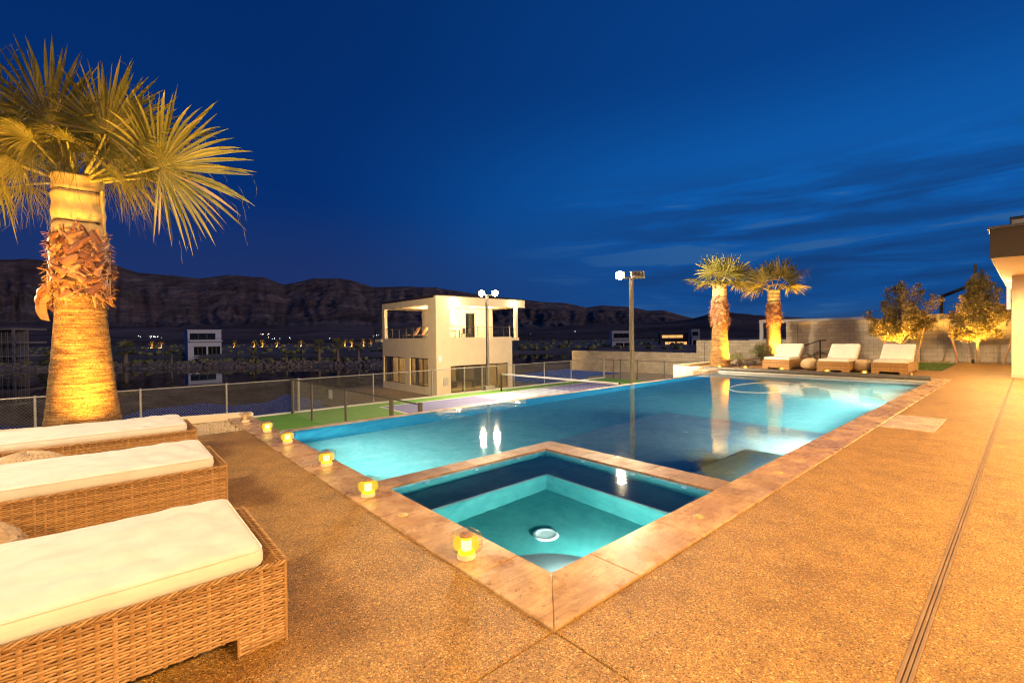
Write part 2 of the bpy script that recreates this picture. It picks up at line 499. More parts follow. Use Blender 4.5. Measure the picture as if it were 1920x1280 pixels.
X['base'] = mat('lantern_base', (.75, .62, .42), rough=.5)
X['bulb'] = emit_mat('flood_bulb', (1, .82, .52), 260)
X['bulb_s'] = emit_mat('downlight_lens', (1, .72, .36), 26)
X['town'] = emit_mat('town_lamp', (1, .72, .4), 12)
X['town_w'] = emit_mat('town_lamp_white', (.9, .92, 1), 9)
X['amber'] = emit_mat('uplight_lens', (1, .6, .14), 20)
X['poolbulb'] = emit_mat('pool_lamp_lens', (.85, .97, 1), 8)
X['sling'] = mat('orange_sling', (.48, .30, .17), (.56, .36, .2), 10, .8)
X['interior'] = mat('interior_wall', (.60, .50, .34), rough=.9)
X['dark'] = mat('dark_furniture', (.04, .03, .026), rough=.7)
X['pale'] = mat('pale_stucco', (.62, .60, .60), (.68, .66, .66), .5, .9)
X['darkglass'] = (lambda t: (t.principled((.012, .014, .012), .06, None, spec=.6), t.m)[1])(NT('dark_glass'))
X['far_dark'] = mat('far_building', (.10, .085, .07), (.14, .12, .1), .5, .9)
X['palm_dark'] = leaf_mat('far_palm_leaf', (.22, .21, .06), (.34, .31, .10), (.4, .3, .14), .15)
X['lamplit'] = emit_mat('lit_window', (1, .5, .16), 1.1)

# ------------------------------------------------------------------ camera
CAM = Vector((-1.560, -1.494, 1.400))
YAW = R(48.6); PITCH = -math.atan(10/858.0); ROLL = -0.0125
fwd = Vector((math.cos(YAW), math.sin(YAW), 0)); rgt = Vector((math.sin(YAW), -math.cos(YAW), 0)); UP = Vector((0, 0, 1))
cd = bpy.data.cameras.new('camera'); cam = bpy.data.objects.new('camera', cd); col.objects.link(cam)
cd.sensor_width = 36; cd.lens = 36*858/1920; cd.clip_start = .05; cd.clip_end = 20000
look = fwd*math.cos(PITCH) + UP*math.sin(PITCH)
upv = UP*math.cos(PITCH) - fwd*math.sin(PITCH)
c_, s_ = math.cos(ROLL), math.sin(ROLL)
xr = rgt*c_ + upv*s_      # image x axis after the slight roll of the tripod head
yu = upv*c_ - rgt*s_
M3 = Matrix((xr, yu, -look)).transposed()
cam.matrix_world = Matrix.Translation(CAM) @ M3.to_4x4()
scene.camera = cam

def smooth(a, b, x):
    t = min(1, max(0, (x-a)/(b-a))); return t*t*(3-2*t)
def fade(tab, x):
    xs = [p[0] for p in tab]; ys = [p[1] for p in tab]
    return float(np.interp(x, xs, ys))

# ------------------------------------------------------------------ terrain, lake, mountains
def ground_z(x, y):
    d = (x-CAM.x)*fwd.x + (y-CAM.y)*fwd.y
    z = -1.42
    s = max(smooth(17.3, 25, y), smooth(38, 46, x)) if d > 0 else 0
    z = z + (-6.3+1.42)*s
    hp = smooth(12.5, 16, x)*(1-smooth(33, 37, x))*smooth(17.3, 24, y)*(1-smooth(46, 50, y))
    z = z*(1-hp) + (-3.68)*hp if y > 17.3 else z
    f = smooth(166, 176, d)
    far = -3.9 + .9*mnoise.noise((x*.02, y*.02, 3.1)) + max(0, d-500)*.006
    z = z*(1-f) + far*f
    return z

mb = MB()
az = np.concatenate([np.linspace(-PI, -1.15, 24, endpoint=False), np.linspace(-1.15, 1.15, 300), np.linspace(1.15, PI, 24, endpoint=False)[1:]])
rad = np.concatenate([[0.5], np.geomspace(8, 1500, 110)])
vs = []; fs = []
for i, r in enumerate(rad):
    for a in az:
        dx = fwd*math.cos(a)*r + rgt*math.sin(a)*r
        x, y = CAM.x+dx.x, CAM.y+dx.y
        vs.append((x, y, ground_z(x, y)))
na = len(az)
for i in range(len(rad)-1):
    for k in range(na):
        fs.append((i*na+k, (i+1)*na+k, (i+1)*na+(k+1) % na, i*na+(k+1) % na))
mb.add(vs, fs)
tag(mb.build('ground', X['terrain'], smooth=True), kind='structure')

mb = MB(); mb.add([(-400, 17.3, -5), (700, 17.3, -5), (700, 500, -5), (-400, 500, -5), (38, 17.3, -5), (38, -60, -5), (400, -60, -5), (400, 17.3, -5)], [(0, 1, 2, 3), (5, 6, 7, 4)])
tag(mb.build('lake', X['lake']), kind='structure')

RIDGE = [(-900, 500), (-200, 480), (0, 474), (60, 472), (110, 477), (205, 479), (225, 487), (262, 500), (330, 506), (375, 512), (430, 505), (500, 511), (535, 525), (560, 520), (590, 512), (640, 512),
         (665, 518), (700, 530), (760, 529), (820, 531), (900, 545), (980, 555), (1020, 560), (1060, 562), (1100, 571), (1130, 567), (1180, 570), (1215, 578), (1245, 577), (1280, 588), (1310, 596), (1400, 606), (2000, 608), (2900, 600)]
HILL = [(-900, 628), (900, 626), (1000, 614), (1100, 606), (1200, 603), (1270, 599), (1300, 595), (1330, 586), (1370, 583), (1440, 590), (1560, 596), (1640, 600), (1700, 602), (2000, 604), (2900, 600)]
def range_mesh(name, table, d0, d1, na, nd, rough, prof):
    mb = MB(); vs = []; fs = []
    for j in range(nd+1):
        t = j/nd; d = d0+(d1-d0)*t*1.12
        for k in range(na+1):
            a = -1.5+3.0*k/na                      # lateral offset per metre of depth
            px = 960+858*a
            H = (630-(px-960)*.0125-fade(table, px))/858*d1
            x = CAM.x+d*(fwd.x+a*rgt.x); y = CAM.y+d*(fwd.y+a*rgt.y)
            p = prof(min(t, 1.0)*1.0)
            wob = .10*mnoise.noise((x*.0011, y*.0011, 1.7))
            p = prof(min(1, max(0, t+wob*math.sin(PI*min(1, t)))))
            amp = math.sin(PI*min(1, max(0, (t-.25)/.75)))**1.0 if t > .25 else .0
            msk = .35+.9*max(0, mnoise.noise((x*.0016, y*.0016, 5.5))+.25)
            g = 1-abs(.55*mnoise.fractal((a*17+.8*t, t*1.6, 3.3), .9, 2.1, 4)+.6*mnoise.fractal((a*48+.6*mnoise.noise((t*5, a*9, 0)), t*2.2, 7.7), .9, 2.1, 5))*2.0
            g2 = mnoise.fractal((x*.006, y*.006, 2.2), .8, 2.2, 5)
            z = H*p + H*rough*msk*amp*(g-.55)*1.3 + H*.05*amp*g2
            if t >= 1: z = H*(1-(t-1)*3) + H*.006*g2
            vs.append((x, y, (-2+max(z, -2)) if j else -12))
    n = na+1
    for j in range(nd):
        for k in range(na):
            fs.append((j*n+k, j*n+k+1, (j+1)*n+k+1, (j+1)*n+k))
    mb.add(vs, fs)
    return tag(mb.build(name, X['mountain'], smooth=True), kind='structure')
def prof_m(t):
    return .20*smooth(0, .55, t)+.5*smooth(.38, .86, t)+.30*smooth(.80, 1.0, t)
range_mesh('mountains', RIDGE, 900, 3600, 700, 130, .075, prof_m)
range_mesh('hills', HILL, 500, 1500, 300, 50, .03, lambda t: smooth(0, 1, t))

# rock bank running out into the lake
mb = MB()
def bank_pt(px, d): 
    a = (px-960)/858.0; return (CAM.x+d*(fwd.x+a*rgt.x), CAM.y+d*(fwd.y+a*rgt.y))
ns = 140
sec = [(-7, -6.4), (-4.5, -5.2), (-2, -4.3), (0, -3.95), (2.5, -4.0), (6, -5.4), (8, -6.4)]
vs = []; fs = []
for i in range(ns+1):
    px = -500+1300*i/ns
    for (o, z) in sec:
        x, y = bank_pt(px, 108+o)
        vs.append((x, y, z+.5*mnoise.noise((x*.3, y*.3, 0))))
m = len(sec)
for i in range(ns):
    for j in range(m-1):
        fs.append((i*m+j, (i+1)*m+j, (i+1)*m+j+1, i*m+j+1))
mb.add(vs, fs)
for i in range(1900):
    px = random.uniform(-200, 760); o = random.uniform(-6, 1.5)
    x, y = bank_pt(px, 108+o); z = np.interp(o, [s[0] for s in sec], [s[1] for s in sec])
    mb.ico((x, y, z+.05), random.uniform(.14, .5), (1, 1, .75), .25, (5, 4), i)
tag(mb.build('rock_bank', X['bankrock']), 'long low bank of loose rocks across the dark lake', 'rock bank', kind='stuff')

# ------------------------------------------------------------------ deck
mb = MB()
def slab(x0, y0, x1, y1, z0=-.14, z1=0.0): mb.bbox((x0, y0, z0), (x1, y1, z1), .004)
G = .004
slab(-9, -1.134, -G, -G); slab(G, -1.134, 16.62, -G); slab(-9, G, -G, 6.58)
slab(-9, -9, 18.20, -1.181); slab(16.63, -1.134, 20.25, 8.2); slab(20.258, -1.134, 25.4, .55); slab(18.2, -9, 26, -1.13, -.14, -.01)
tag(mb.build('deck', X['deck']), kind='structure')
mb = MB(); mb.box((-9, -9, -.30), (18, -.02, -.15)); mb.box((-9, -.02, -.30), (-.02, 6.6, -.15))
tag(mb.build('deck_subbase', X['concrete']), kind='structure')

dr = thing('trench_drain', (0, -1.157, -.03), 'narrow slotted drain channel running along the right side of the deck', 'drain')
mb = MB(); mb.box((-9, -1.180, -.14), (18.2, -1.135, -.02)); mb.build('channel', X['black'], dr)
for yy in (-1.175, -1.158, -1.141):
    mb = MB(); mb.bbox((-9, yy-.0068, -.03), (18.2, yy+.0068, .003 if yy != -1.158 else -.001), .002); mb.build('rail', X['rail'], dr)

# ------------------------------------------------------------------ pool
ZW = -.10
pool = thing('swimming_pool', (8, 3.2, -1.1), 'large rectangular swimming pool with vanishing far edge and travertine coping', 'pool')
CW = .37
def coping_slab(mb, poly, z0=-.045, z1=.010, c=.005):
    P = [Vector((x, y)) for x, y in poly]; n = len(P); ce = sum(P, Vector((0, 0)))/n
    ins = []
    for i in range(n):
        a = (P[i]-P[i-1]).normalized(); b = (P[(i+1) % n]-P[i]).normalized()
        na_ = Vector((-a.y, a.x)); nb = Vector((-b.y, b.x))
        d = (na_+nb); d = d/max(.2, d.dot(na_)) if d.length > 1e-6 else na_
        ins.append(P[i]+d*c)
    vs = [(p.x, p.y, z0) for p in P]+[(p.x, p.y, z1-c*.7) for p in P]+[(p.x, p.y, z1) for p in ins]
    fs = [tuple(reversed(range(n))), tuple(range(2*n, 3*n))]
    for r_ in (0, n):
        fs += [(r_+i, r_+(i+1) % n, r_+n+(i+1) % n, r_+n+i) for i in range(n)]
    mb.add(vs, fs)
g = .0022
mb = MB(); coping_slab(mb, [(0, 0+.0013), (CW, CW+.0013), (CW, .66-g), (0, .66-g)])
ys = [.66, 1.58, 2.49, 3.41, 4.32, 5.24, 6.15, 7.07, 7.88]
for a, b in zip(ys, ys[1:]): coping_slab(mb, [(0, a+g), (CW, a+g), (CW, b-g), (0, b-g)])
mb.build('coping', X['trav'], pool)
mb = MB(); coping_slab(mb, [(0+.0013, 0), (.72-g, 0), (.72-g, CW), (CW+.0013, CW)])
xs = [.72]; 
while xs[-1] < 16.2: xs.append(xs[-1]+random.choice((.61, .91, .76, .91)))
xs[-1] = 16.25
if xs[-1]-xs[-2] < .2: xs.pop(-2)
for a, b in zip(xs, xs[1:]): coping_slab(mb, [(a+g, 0), (b-g, 0), (b-g, CW), (a+g, CW)])
mb.build('coping', X['trav'], pool)
mb = MB(); yy = 0
for k in range(9):
    coping_slab(mb, [(16.25+g, yy+g), (16.62-g, yy+g), (16.62-g, yy+.82-g), (16.25+g, yy+.82-g)]); yy += .82
mb.build('coping', X['trav'], pool)
# shell
mb = MB()
mb.box((0, 0, -1.3), (16.6, 6.65, -1.1))                       # floor
mb.box((.1, .12, -1.1), (16.6, CW, -.046)); mb.box((.12, CW, -1.1), (CW, 7.86, -.046))
mb.build('basin', X['pool'], pool)
mb = MB(); mb.box((CW, 6.45, -1.1), (16.25, 6.62, -.115)); mb.build('vanishing_edge', X['edge'], pool)
mb = MB(); xx = CW
while xx < 15.0: mb.bbox((xx+.001, 6.447, -.112), (xx+.298, 6.63, -.094), .003); xx += .3
mb.build('edge_tile', X['trav_pale'], pool)
mb = MB(); mb.box((16.25, .3, -1.1), (16.5, 7.1, -.26)); mb.box((16.25, .36, -.26), (16.48, 7.1, -.046)); mb.build('end_wall', X['grey'], pool)
mb = MB(); mb.bbox((3.09, CW, -1.1), (7.25, 3.62, -.88), .03); mb.build('sun_shelf', X['ledge'], pool)
mb = MB(); mb.bbox((3.09, CW, -.88), (5.0, 1.12, -.46), .03); mb.build('step', X['bench'], pool)
mb = MB(); mb.lathe([(.045, -.88), (.045, -.87), (.03, -.865), (.012, -.867)], (5.8, 2.4, 0), 24); mb.build('floor_inlet', X['white'], pool, True, 40)
mb = MB(); mb.bbox((15.2, 6.5, -1.35), (16.2, 7.1, .012), .02); mb.build('end_pier', X['trav_pale'], pool)
def pool_lamp(parent, p, d, watts, size=.22, colr=(.80, 1.0, .93), tilt=0):
    p = Vector(p); d = Vector(d).normalized()
    mb = MB(); q = d.to_track_quat('Z', 'Y')
    ring = []
    vs = []; fs = []
    n = 24
    for (r_, o) in ((.11, -.01), (.11, .012), (.09, .018), (.085, .010)):
        for k in range(n):
            vs.append(p+q @ Vector((r_*math.cos(2*PI*k/n), r_*math.sin(2*PI*k/n), o)))
    for i in range(3):
        for k in range(n): fs.append((i*n+k, i*n+(k+1) % n, (i+1)*n+(k+1) % n, (i+1)*n+k))
    mb.add(vs, fs); o = mb.build('pool_light', X['white'], parent, True, 40)
    mb = MB(); mb.add([p+q @ Vector((.085*math.cos(2*PI*k/n), .085*math.sin(2*PI*k/n), .012)) for k in range(n)], [tuple(range(n))])
    mb.build('lens', X['poolbulb'], o)
    area(p+d*.035, d, watts, size, colr)
def area(p, d, watts, size, colr, shape='DISK', spread=PI):
    l = bpy.data.lights.new('area_light', 'AREA'); l.shape = shape; l.size = size; l.energy = watts; l.color = colr; l.spread = spread
    o = bpy.data.objects.new('area_light', l); col.objects.link(o); o.location = p
    o.rotation_euler = Vector(d).to_track_quat('-Z', 'Y').to_euler(); return o
def spot(p, d, watts, colr, angle=100, blend=1.0, r=.05):
    l = bpy.data.lights.new('spot_light', 'SPOT'); l.energy = watts; l.color = colr; l.spot_size = R(angle); l.spot_blend = blend; l.shadow_soft_size = r
    o = bpy.data.objects.new('spot_light', l); col.objects.link(o); o.location = p
    o.rotation_euler = Vector(d).to_track_quat('-Z', 'Y').to_euler(); return o
def point(p, watts, colr, r=.05):
    l = bpy.data.lights.new('point_light', 'POINT'); l.energy = watts; l.color = colr; l.shadow_soft_size = r
    o = bpy.data.objects.new('point_light', l); col.objects.link(o); o.location = p; return o
pool_lamp(pool, (6.0, .372, -.40), (-.1, 1, .0), 45)
pool_lamp(pool, (11.2, .372, -.55), (0, 1, .05), 60)
pool_lamp(pool, (.372, 4.6, -.6), (1, .08, .0), 14)
def strip(p, d, watts, sx, sy, colr=(.80, 1.0, .93)):  # unseen area lights along the walls, added to even out the water light
    o = area(p, d, watts, sx, colr, 'RECTANGLE'); o.data.size_y = sy; return o
strip((.39, 4.75, -.55), (1, 0, .0), 95, 3.2, .55).data.spread = R(95)
strip((11.6, .39, -.55), (0, 1, .0), 300, 8.6, .55).data.spread = R(110)
strip((5.2, .39, -.45), (0, 1, -.02), 45, 3.4, .4)

mb = MB()
n1, n2 = 2, 2
mb.add([(.36, .36, ZW), (16.26, .36, ZW), (16.26, 6.448, ZW), (.36, 6.448, ZW)], [(0, 1, 2, 3)])
tag(mb.build('water', X['water']), kind='structure')

spa = thing('spa', (1.55, 1.55, -.85), 'square raised-wall spa set into the near corner of the pool', 'spa')
mb = MB(); mb.box((CW, CW, -1.1), (2.74, 2.74, -.87)); mb.box((CW, 2.74, -1.1), (3.09, 2.98, -.115)); mb.box((2.74, CW, -1.1), (3.085, 2.74, -.115)); mb.build('basin', X['spa'], spa)
mb = MB(); x = CW
while x < 3.05: mb.bbox((x+.001, 2.735, -.113), (min(x+.3, 3.09), 2.99, -.082), .004); x += .302
y = CW
while y < 2.7: mb.bbox((2.735, y+.001, -.113), (3.095, min(y+.3, 2.733), -.082), .004); y += .302
mb.build('wall_cap', X['trav_wet'], spa)
mb = MB()
mb.bbox((CW, 2.20, -.92), (2.738, 2.738, -.40), .02); mb.bbox((2.20, CW, -.92), (2.738, 2.198, -.401), .02); mb.build('bench', X['bench'], spa)
mb = MB(); mb.box((CW, 2.194, -.90), (2.1945, 2.199, -.425)); mb.box((2.194, CW, -.90), (2.199, 2.194, -.425)); mb.build('bench_face', X['spa'], spa)
mb = MB(); mb.lathe([(.64, -.9), (.64, -.31), (.62, -.28), (.0001, -.28)], (.38, .38, 0), 48); mb.build('corner_seat', X['bench'], spa, True, 40)
mb = MB(); x = CW
while x < 2.73: mb.box((x+.002, 2.7345, -.185), (min(x+.05, 2.736)-.002, 2.7385, -.117)); x += .05
y = CW
while y < 2.73: mb.box((2.7345, y+.002, -.185), (2.7385, min(y+.05, 2.733)-.002, -.117)); y += .05
mb.build('waterline_tile', X['tile'], spa)
dcov = MB(); dcov.lathe([(.118, -.87), (.118, -.858), (.112, -.850), (.09, -.847), (.085, -.852), (.05, -.850), (.0001, -.850)], (1.41, 1.44, 0), 40)
dc = dcov.build('drain_cover', X['white'], spa, True, 50)
mb = MB()
for k in range(40):
    t = 2*PI*k/40; mb.box((1.41+.112*math.cos(t)-.003, 1.44+.112*math.sin(t)-.003, -.866), (1.41+.112*math.cos(t)+.003, 1.44+.112*math.sin(t)+.003, -.8485))
mb.build('grille', X['grey'], dc)
for (x, y, nx, ny) in ((.95, 2.733, 0, -1), (1.6, 2.733, 0, -1), (2.25, 2.733, 0, -1), (2.733, 2.1, -1, 0), (2.733, 1.4, -1, 0), (2.733, .8, -1, 0)):
    mb = MB(); a = Vector((x, y, -.20)); d = Vector((nx, ny, 0)); mb.tube([a, a+d*.008], .026, 16); o = mb.build('jet', X['white'], spa)
    mb = MB(); mb.tube([a+d*.006, a+d*.0095], .012, 12); mb.build('nozzle', X['grey'], o)
strip((1.3, .39, -.24), (0, 1, -.1), 9, 1.7, .12) if False else None
pool_lamp(spa, (.6, .372, -.235), (.6, 1, -.12), 15, .08)  # extra lamp added to lighten the bench tops
pool_lamp(spa, (1.12, .372, -.60), (.15, 1, -.08), 50)

for nm, (x, y) in (('beside the two front lanterns', (.15, 1.76)), ('beside the fourth lantern from the front', (.15, 3.44)), ('on the right coping next to the spa', (1.78, .18)), ('on the right coping past the spa corner', (3.43, .17)), ('between the two farthest lanterns of the left coping', (.15, 5.72))):
    t = thing('anchor_cap', (x, y, .010), 'small round brass cap '+nm, 'deck cap', 'brass caps in the coping')
    mb = MB(); mb.lathe([(.030, .010), (.031, .014), (.022, .020), (.008, .022), (.0001, .022)], (x, y, 0), 24); mb.build('cap', X['brass'], t, True, 40)
    mb = MB(); mb.lathe([(.040, .010), (.040, .0125), (.030, .014)], (x, y, 0), 24); mb.build('flange', X['brass'], t, True, 40)
mb = MB(); coping_slab(mb, [(6.95, -.61), (7.63, -.61), (7.63, -.012), (6.95, -.012)], -.01, .007); coping_slab(mb, [(7.635, -.61), (8.35, -.61), (8.35, -.012), (7.635, -.012)], -.01, .007)
tag(mb.build('skimmer_paver', X['trav_pale']), 'pale travertine paver pair let into the deck beside the right coping', 'paver')

# pool cover roller and floating hose
t = thing('cover_roller', (16.3, 3.8, .01), 'dark rolled pool cover lying along the far end of the pool', 'pool cover')
mb = MB(); mb.tube([(16.17, .42, .025), (16.17, 3, .027), (16.17, 7.12, .025)], .078, 16); mb.build('roll', X['cover'], t, True, 50)
mb = MB(); mb.tube([(16.12, .45, -.075), (16.12, 6.85, -.075), (16.12, 7.05, -.08), (16.12, 7.16, -.10)], [.045, .045, .035, .012], 12); mb.build('leading_bar', X['grey'], t, True, 50)
pts = []
for k in range(41):
    a = R(-40)+2*PI*.93*k/40
    pts.append((12.1+1.55*math.cos(a), 3.35+.78*math.sin(a)+.0*a, ZW+.004))
pts += [(13.0, 2.4, ZW+.004), (12.4, 1.8, ZW+.004), (11.8, 1.2, ZW+.004), (11.2, .6, ZW+.004)]
mb = MB(); mb.tube(pts, .006, 6); tag(mb.build('floating_hose', X['white'], None, True), 'thin white hose floating in a loop on the far pool water', 'hose')

# ------------------------------------------------------------------ wicker loungers
def weave(mb, org, du, dn, L, z0, z1, p=.050, rh=.0124, A=.0038, sub=4):
    """woven strands standing proud of a plane: org + du*s + z, bulging along dn"""
    org = Vector(org); du = Vector(du); dn = Vector(dn)
    rows = max(1, int((z1-z0)/rh)); rh = (z1-z0)/rows
    nseg = max(4, int(L/p*sub))
    prof = [(-.48, .0), (-.30, .0030), (.0, .0042), (.30, .0030), (.48, .0)]
    for r in range(rows):
        zc = z0+rh*(r+.5); vs = []; fs = []
        ph = PI*r+random.uniform(-.15, .15); jz = random.uniform(-.0008, .0008)
        for i in range(nseg+1):
            s = L*i/nseg
            o = A*math.cos(PI*s/p+ph)
            for (a, t) in prof:
                q = org+du*s+dn*(o+t)
                vs.append((q.x, q.y, zc+jz+a*rh+.0006*math.sin(s*9+r)))
        m = len(prof)
        flip = du.cross(Vector((0, 0, 1))).dot(dn) < 0
        for i in range(nseg):
            for j in range(m-1):
                q = (i*m+j, (i+1)*m+j, (i+1)*m+j+1, i*m+j+1)
                fs.append(tuple(reversed(q)) if flip else q)
        mb.add(vs, fs)
    k = 0
    s = p*.0
    while s <= L+.001:
        w = .0085; vs = []
        for z in (z0, z1):
            for (a, t) in ((-1, 0), (-.5, .0035), (.5, .0035), (1, 0)):
                q = org+du*(s+a*w)+dn*(t+.0012); vs.append((q.x, q.y, z))
        fs = [(i, i+1, i+5, i+4) for i in range(3)]
        mb.add(vs, fs); s += p; k += 1
def braid(mb, a, b, r=.012, n=None, up=(0, 0, 1)):
    """plaited border strand along an edge"""
    a = Vector(a); b = Vector(b); L = (b-a).length; d = (b-a)/L
    u = Vector(up); w = d.cross(u).normalized()
    ns = max(12, int(L/.012))
    for ph in (0, 2*PI/3, 4*PI/3):
        pts = []
        for i in range(ns+1):
            s = L*i/ns; t = 2*PI*s/.085+ph
            pts.append(a+d*s+w*(r*math.cos(t))+u*(r*.6*math.sin(t)))
        mb.tube(pts, r*.55, 5)
LW, LL, LH = .92, 2.0, .37
def lounger_cushion_disp(q, h):
    x, y, z = q
    d = np.zeros(3)
    e = smooth(.35, 1.0, (x+h[0])/(2*h[0]))
    f = min(1, (h[0]-abs(x))/.12)*min(1, (h[1]-abs(y))/.10)
    f = max(0, f)
    if z > 0:
        d[2] += .018*f*mnoise.noise((x*2.2, y*9, 1.3)) + .010*f*e*math.sin(x*34+y*9+1.5*mnoise.noise((x*4, y*4, 0))) + .004*mnoise.noise((x*9, y*9, 4))
        d[2] += .012*(1-(abs(y)/h[1])**2)*f
    else:
        d[2] += 0
    d[1] += .004*mnoise.noise((x*4, z*6, 9+np.sign(y)))
    return d
def make_lounger(rec):
    t = thing('sun_lounger', (0, 0, 0), 'wicker lounger', 'sun lounger')
    # local: x toward the foot end (foot at x=0), y across, z up
    mb = MB()
    y0, y1 = 0, LW
    weave(mb, (-LL, y0, 0), (1, 0, 0), (0, -1, 0), LL, .085, LH-.012)
    weave(mb, (-LL, y1, 0), (1, 0, 0), (0, 1, 0), LL, .085, LH-.012)
    weave(mb, (0, y0, 0), (0, 1, 0), (1, 0, 0), LW, .085, LH-.012)
    weave(mb, (-LL, y0, 0), (0, 1, 0), (-1, 0, 0), LW, .085, LH-.012)
    for (a, b) in (((-LL, 0, LH-.006), (0, 0, LH-.006)), ((-LL, LW, LH-.006), (0, LW, LH-.006)), ((0, 0, LH-.006), (0, LW, LH-.006)), ((-LL, 0, LH-.006), (-LL, LW, LH-.006))):
        braid(mb, a, b, .011)
    for k in range(5): braid(mb, (-.012-.017*k, .02, LH-.008+.004*(k == 1)), (-.012-.017*k, LW-.02, LH-.008+.004*(k == 1)), .010)
    for (cx, cy) in ((0, 0), (0, LW), (-LL, 0), (-LL, LW)):
        mb.tube([(cx, cy, .0), (cx, cy, LH-.01)], .0085, 8)
    fr = mb.build('frame', X['wicker'], t, True, 60)
    mb = MB(); mb.box((-LL+.006, .006, .09), (-.006, LW-.006, LH-.03)); mb.build('frame_backing', X['wicker_in'], fr)
    for (fx, sx) in ((0, -1), (-LL, 1)):
        for (fy, sy) in ((0, 1), (LW, -1)):
            mb = MB(); l = .19
            weave(mb, (fx, fy, 0) if sx > 0 else (fx-l, fy, 0), (1, 0, 0), (0, -sy, 0), l, .004, .085)
            weave(mb, (fx, fy, 0) if sy > 0 else (fx, fy-l, 0), (0, 1, 0), (-sx, 0, 0), l, .004, .085)
            lx = sorted((fx+sx*.006, fx+sx*(l))); ly = sorted((fy+sy*.006, fy+sy*l))
            mb.box((lx[0], ly[0], .0), (lx[1], ly[1], .089))
            mb.build('leg', X['wicker'], t, True, 60)
    mb = MB(); mb.rbox(((-.68 if rec > 5 else -1.03), LW/2, LH+.036), ((1.20 if rec > 5 else 1.90), LW-.02, .104), .042, (64, 30, 3), lounger_cushion_disp, 4); cu_ = mb.build('cushion', X['cloth'], t, True)
    cx0, cx1 = (-1.28, -.08) if rec > 5 else (-1.98, -.08)
    mb = MB(); e_ = .010; rr_ = .05; zz_ = LH+.036+.052-.016
    pth = []
    for (qx, qy, a0) in ((cx1-rr_, LW-.01-rr_, 0), (cx0+rr_, LW-.01-rr_, 90), (cx0+rr_, .01+rr_, 180), (cx1-rr_, .01+rr_, 270)):
        for k in range(5): a_ = R(a0+22.5*k); pth.append((qx+(rr_-.006)*math.cos(a_), qy+(rr_-.006)*math.sin(a_), zz_))
    pth.append(pth[0]); mb.tube(pth, .0055, 6); mb.build('piping', X['cloth'], cu_, True)
    # raised backrest hinged at x=-1.27
    hx, hz, ang, bl = -1.22, LH-.01, R(rec), .80
    e1 = Vector((-math.cos(ang), 0, math.sin(ang))); e3 = Vector((math.sin(ang), 0, math.cos(ang)))
    def place(mbl):
        out = []
        for (x, y, z) in mbl.v:
            p = Vector((hx, 0, hz))+e1*x+Vector((0, y, 0))+e3*z; out.append(tuple(p))
        mbl.v = out; return mbl
    mb = MB()
    if rec > 5: mb.rbox((bl/2, LW/2, .085), (bl, LW-.03, .13), .042, (20, 16, 3), lambda q, h: np.array([0, 0, .008*mnoise.noise((q[0]*4, q[1]*4, 2))]), 4); place(mb); mb.build('back_cushion', X['cloth'], t, True)
    mb = MB(); mb.bbox((.0, .015, -.02), (bl, LW-.015, .018), .006); place(mb); bf = mb.build('backrest', X['wicker'], t)
    [(lambda m, yy: (m.tube([Vector((hx, yy, hz))+e1*.6, (hx-.35, yy, .30)], .011, 8), m.build('prop', X['black'], bf)))(MB(), yy) for yy in (.12, LW-.12)]
    return t
near = 'wicker loungers on the near deck'; farg = 'wicker loungers beyond the pool'
spots = [((-.96, .81, 0), 0, 'wicker lounger with cream cushion, nearest of the row beside the pool', near),
         ((-.85, 2.88, 0), 0, 'wicker lounger with cream cushion, middle one of the near deck row', near),
         ((-.82, 4.86, 0), 0, 'wicker lounger with cream cushion in front of the big palm trunk', near),
         ((17.55, 5.42, 0), PI, 'wicker lounger with raised back in front of the second far palm', farg),
         ((17.25, 3.52, 0), PI, 'wicker lounger with raised back between the two round poufs', farg),
         ((17.5, 2.02, 0), PI, 'wicker lounger with raised back beside the strip of lawn', farg)]
proto = make_lounger(1.0); proto2 = make_lounger(38)
for i, (p, rz, lab, gr) in enumerate(spots):
    o = proto if i == 0 else proto2 if i == 3 else copy_tree(proto if i < 3 else proto2)
    o.location = p; o.rotation_euler = (0, 0, rz); o['label'] = lab; o['group'] = gr

def make_pouf():
    t = thing('pouf', (0, 0, 0), 'pouf', 'pouf')
    mb = MB(); n = 30
    for r in range(22):
        a = -PI/2+.30+(PI-.36)*(r+.5)/22
        ph0 = a; vs = []; fs = []
        nn = 96
        for k in range(nn):
            th = 2*PI*k/nn; o = .006*math.cos(th*24+PI*r)
            for (da, t_) in ((-.072, 0), (0, .006), (.072, 0)):
                rr = .30+o+t_; q = a+da
                vs.append((rr*math.cos(q)*math.cos(th), rr*math.cos(q)*math.sin(th), .225+.75*rr*math.sin(q)))
        for k in range(nn):
            for j in range(2):
                k2 = (k+1) % nn; fs.append((k*3+j, k2*3+j, k2*3+j+1, k*3+j+1))
        mb.add(vs, fs)
    mb.build('woven_cover', X['pouf'], t, True)
    mb = MB(); mb.lathe([(.0001, .012), (.10, .008), (.19, .06), (.27, .15), (.287, .225), (.26, .33), (.17, .41), (.0001, .437)], n=32); mb.build('core', X['wicker_in'], t, True)
    return t
pf = make_pouf()
for i, (p, lab) in enumerate((((-2.22, 2.33, -.03), 'round woven pouf behind the nearest lounger cushion, at the picture edge'), ((-2.12, 4.36, -.02), 'round woven pouf between the middle lounger and the one by the palm'),
                              ((17.95, 3.92, 0), 'round woven pouf between the first and second far loungers'), ((18.0, 2.36, 0), 'round woven pouf beside the far lounger nearest the lawn'))):
    o = pf if i == 0 else copy_tree(pf)
    o.location = p; o['label'] = lab; o['group'] = 'round woven poufs'

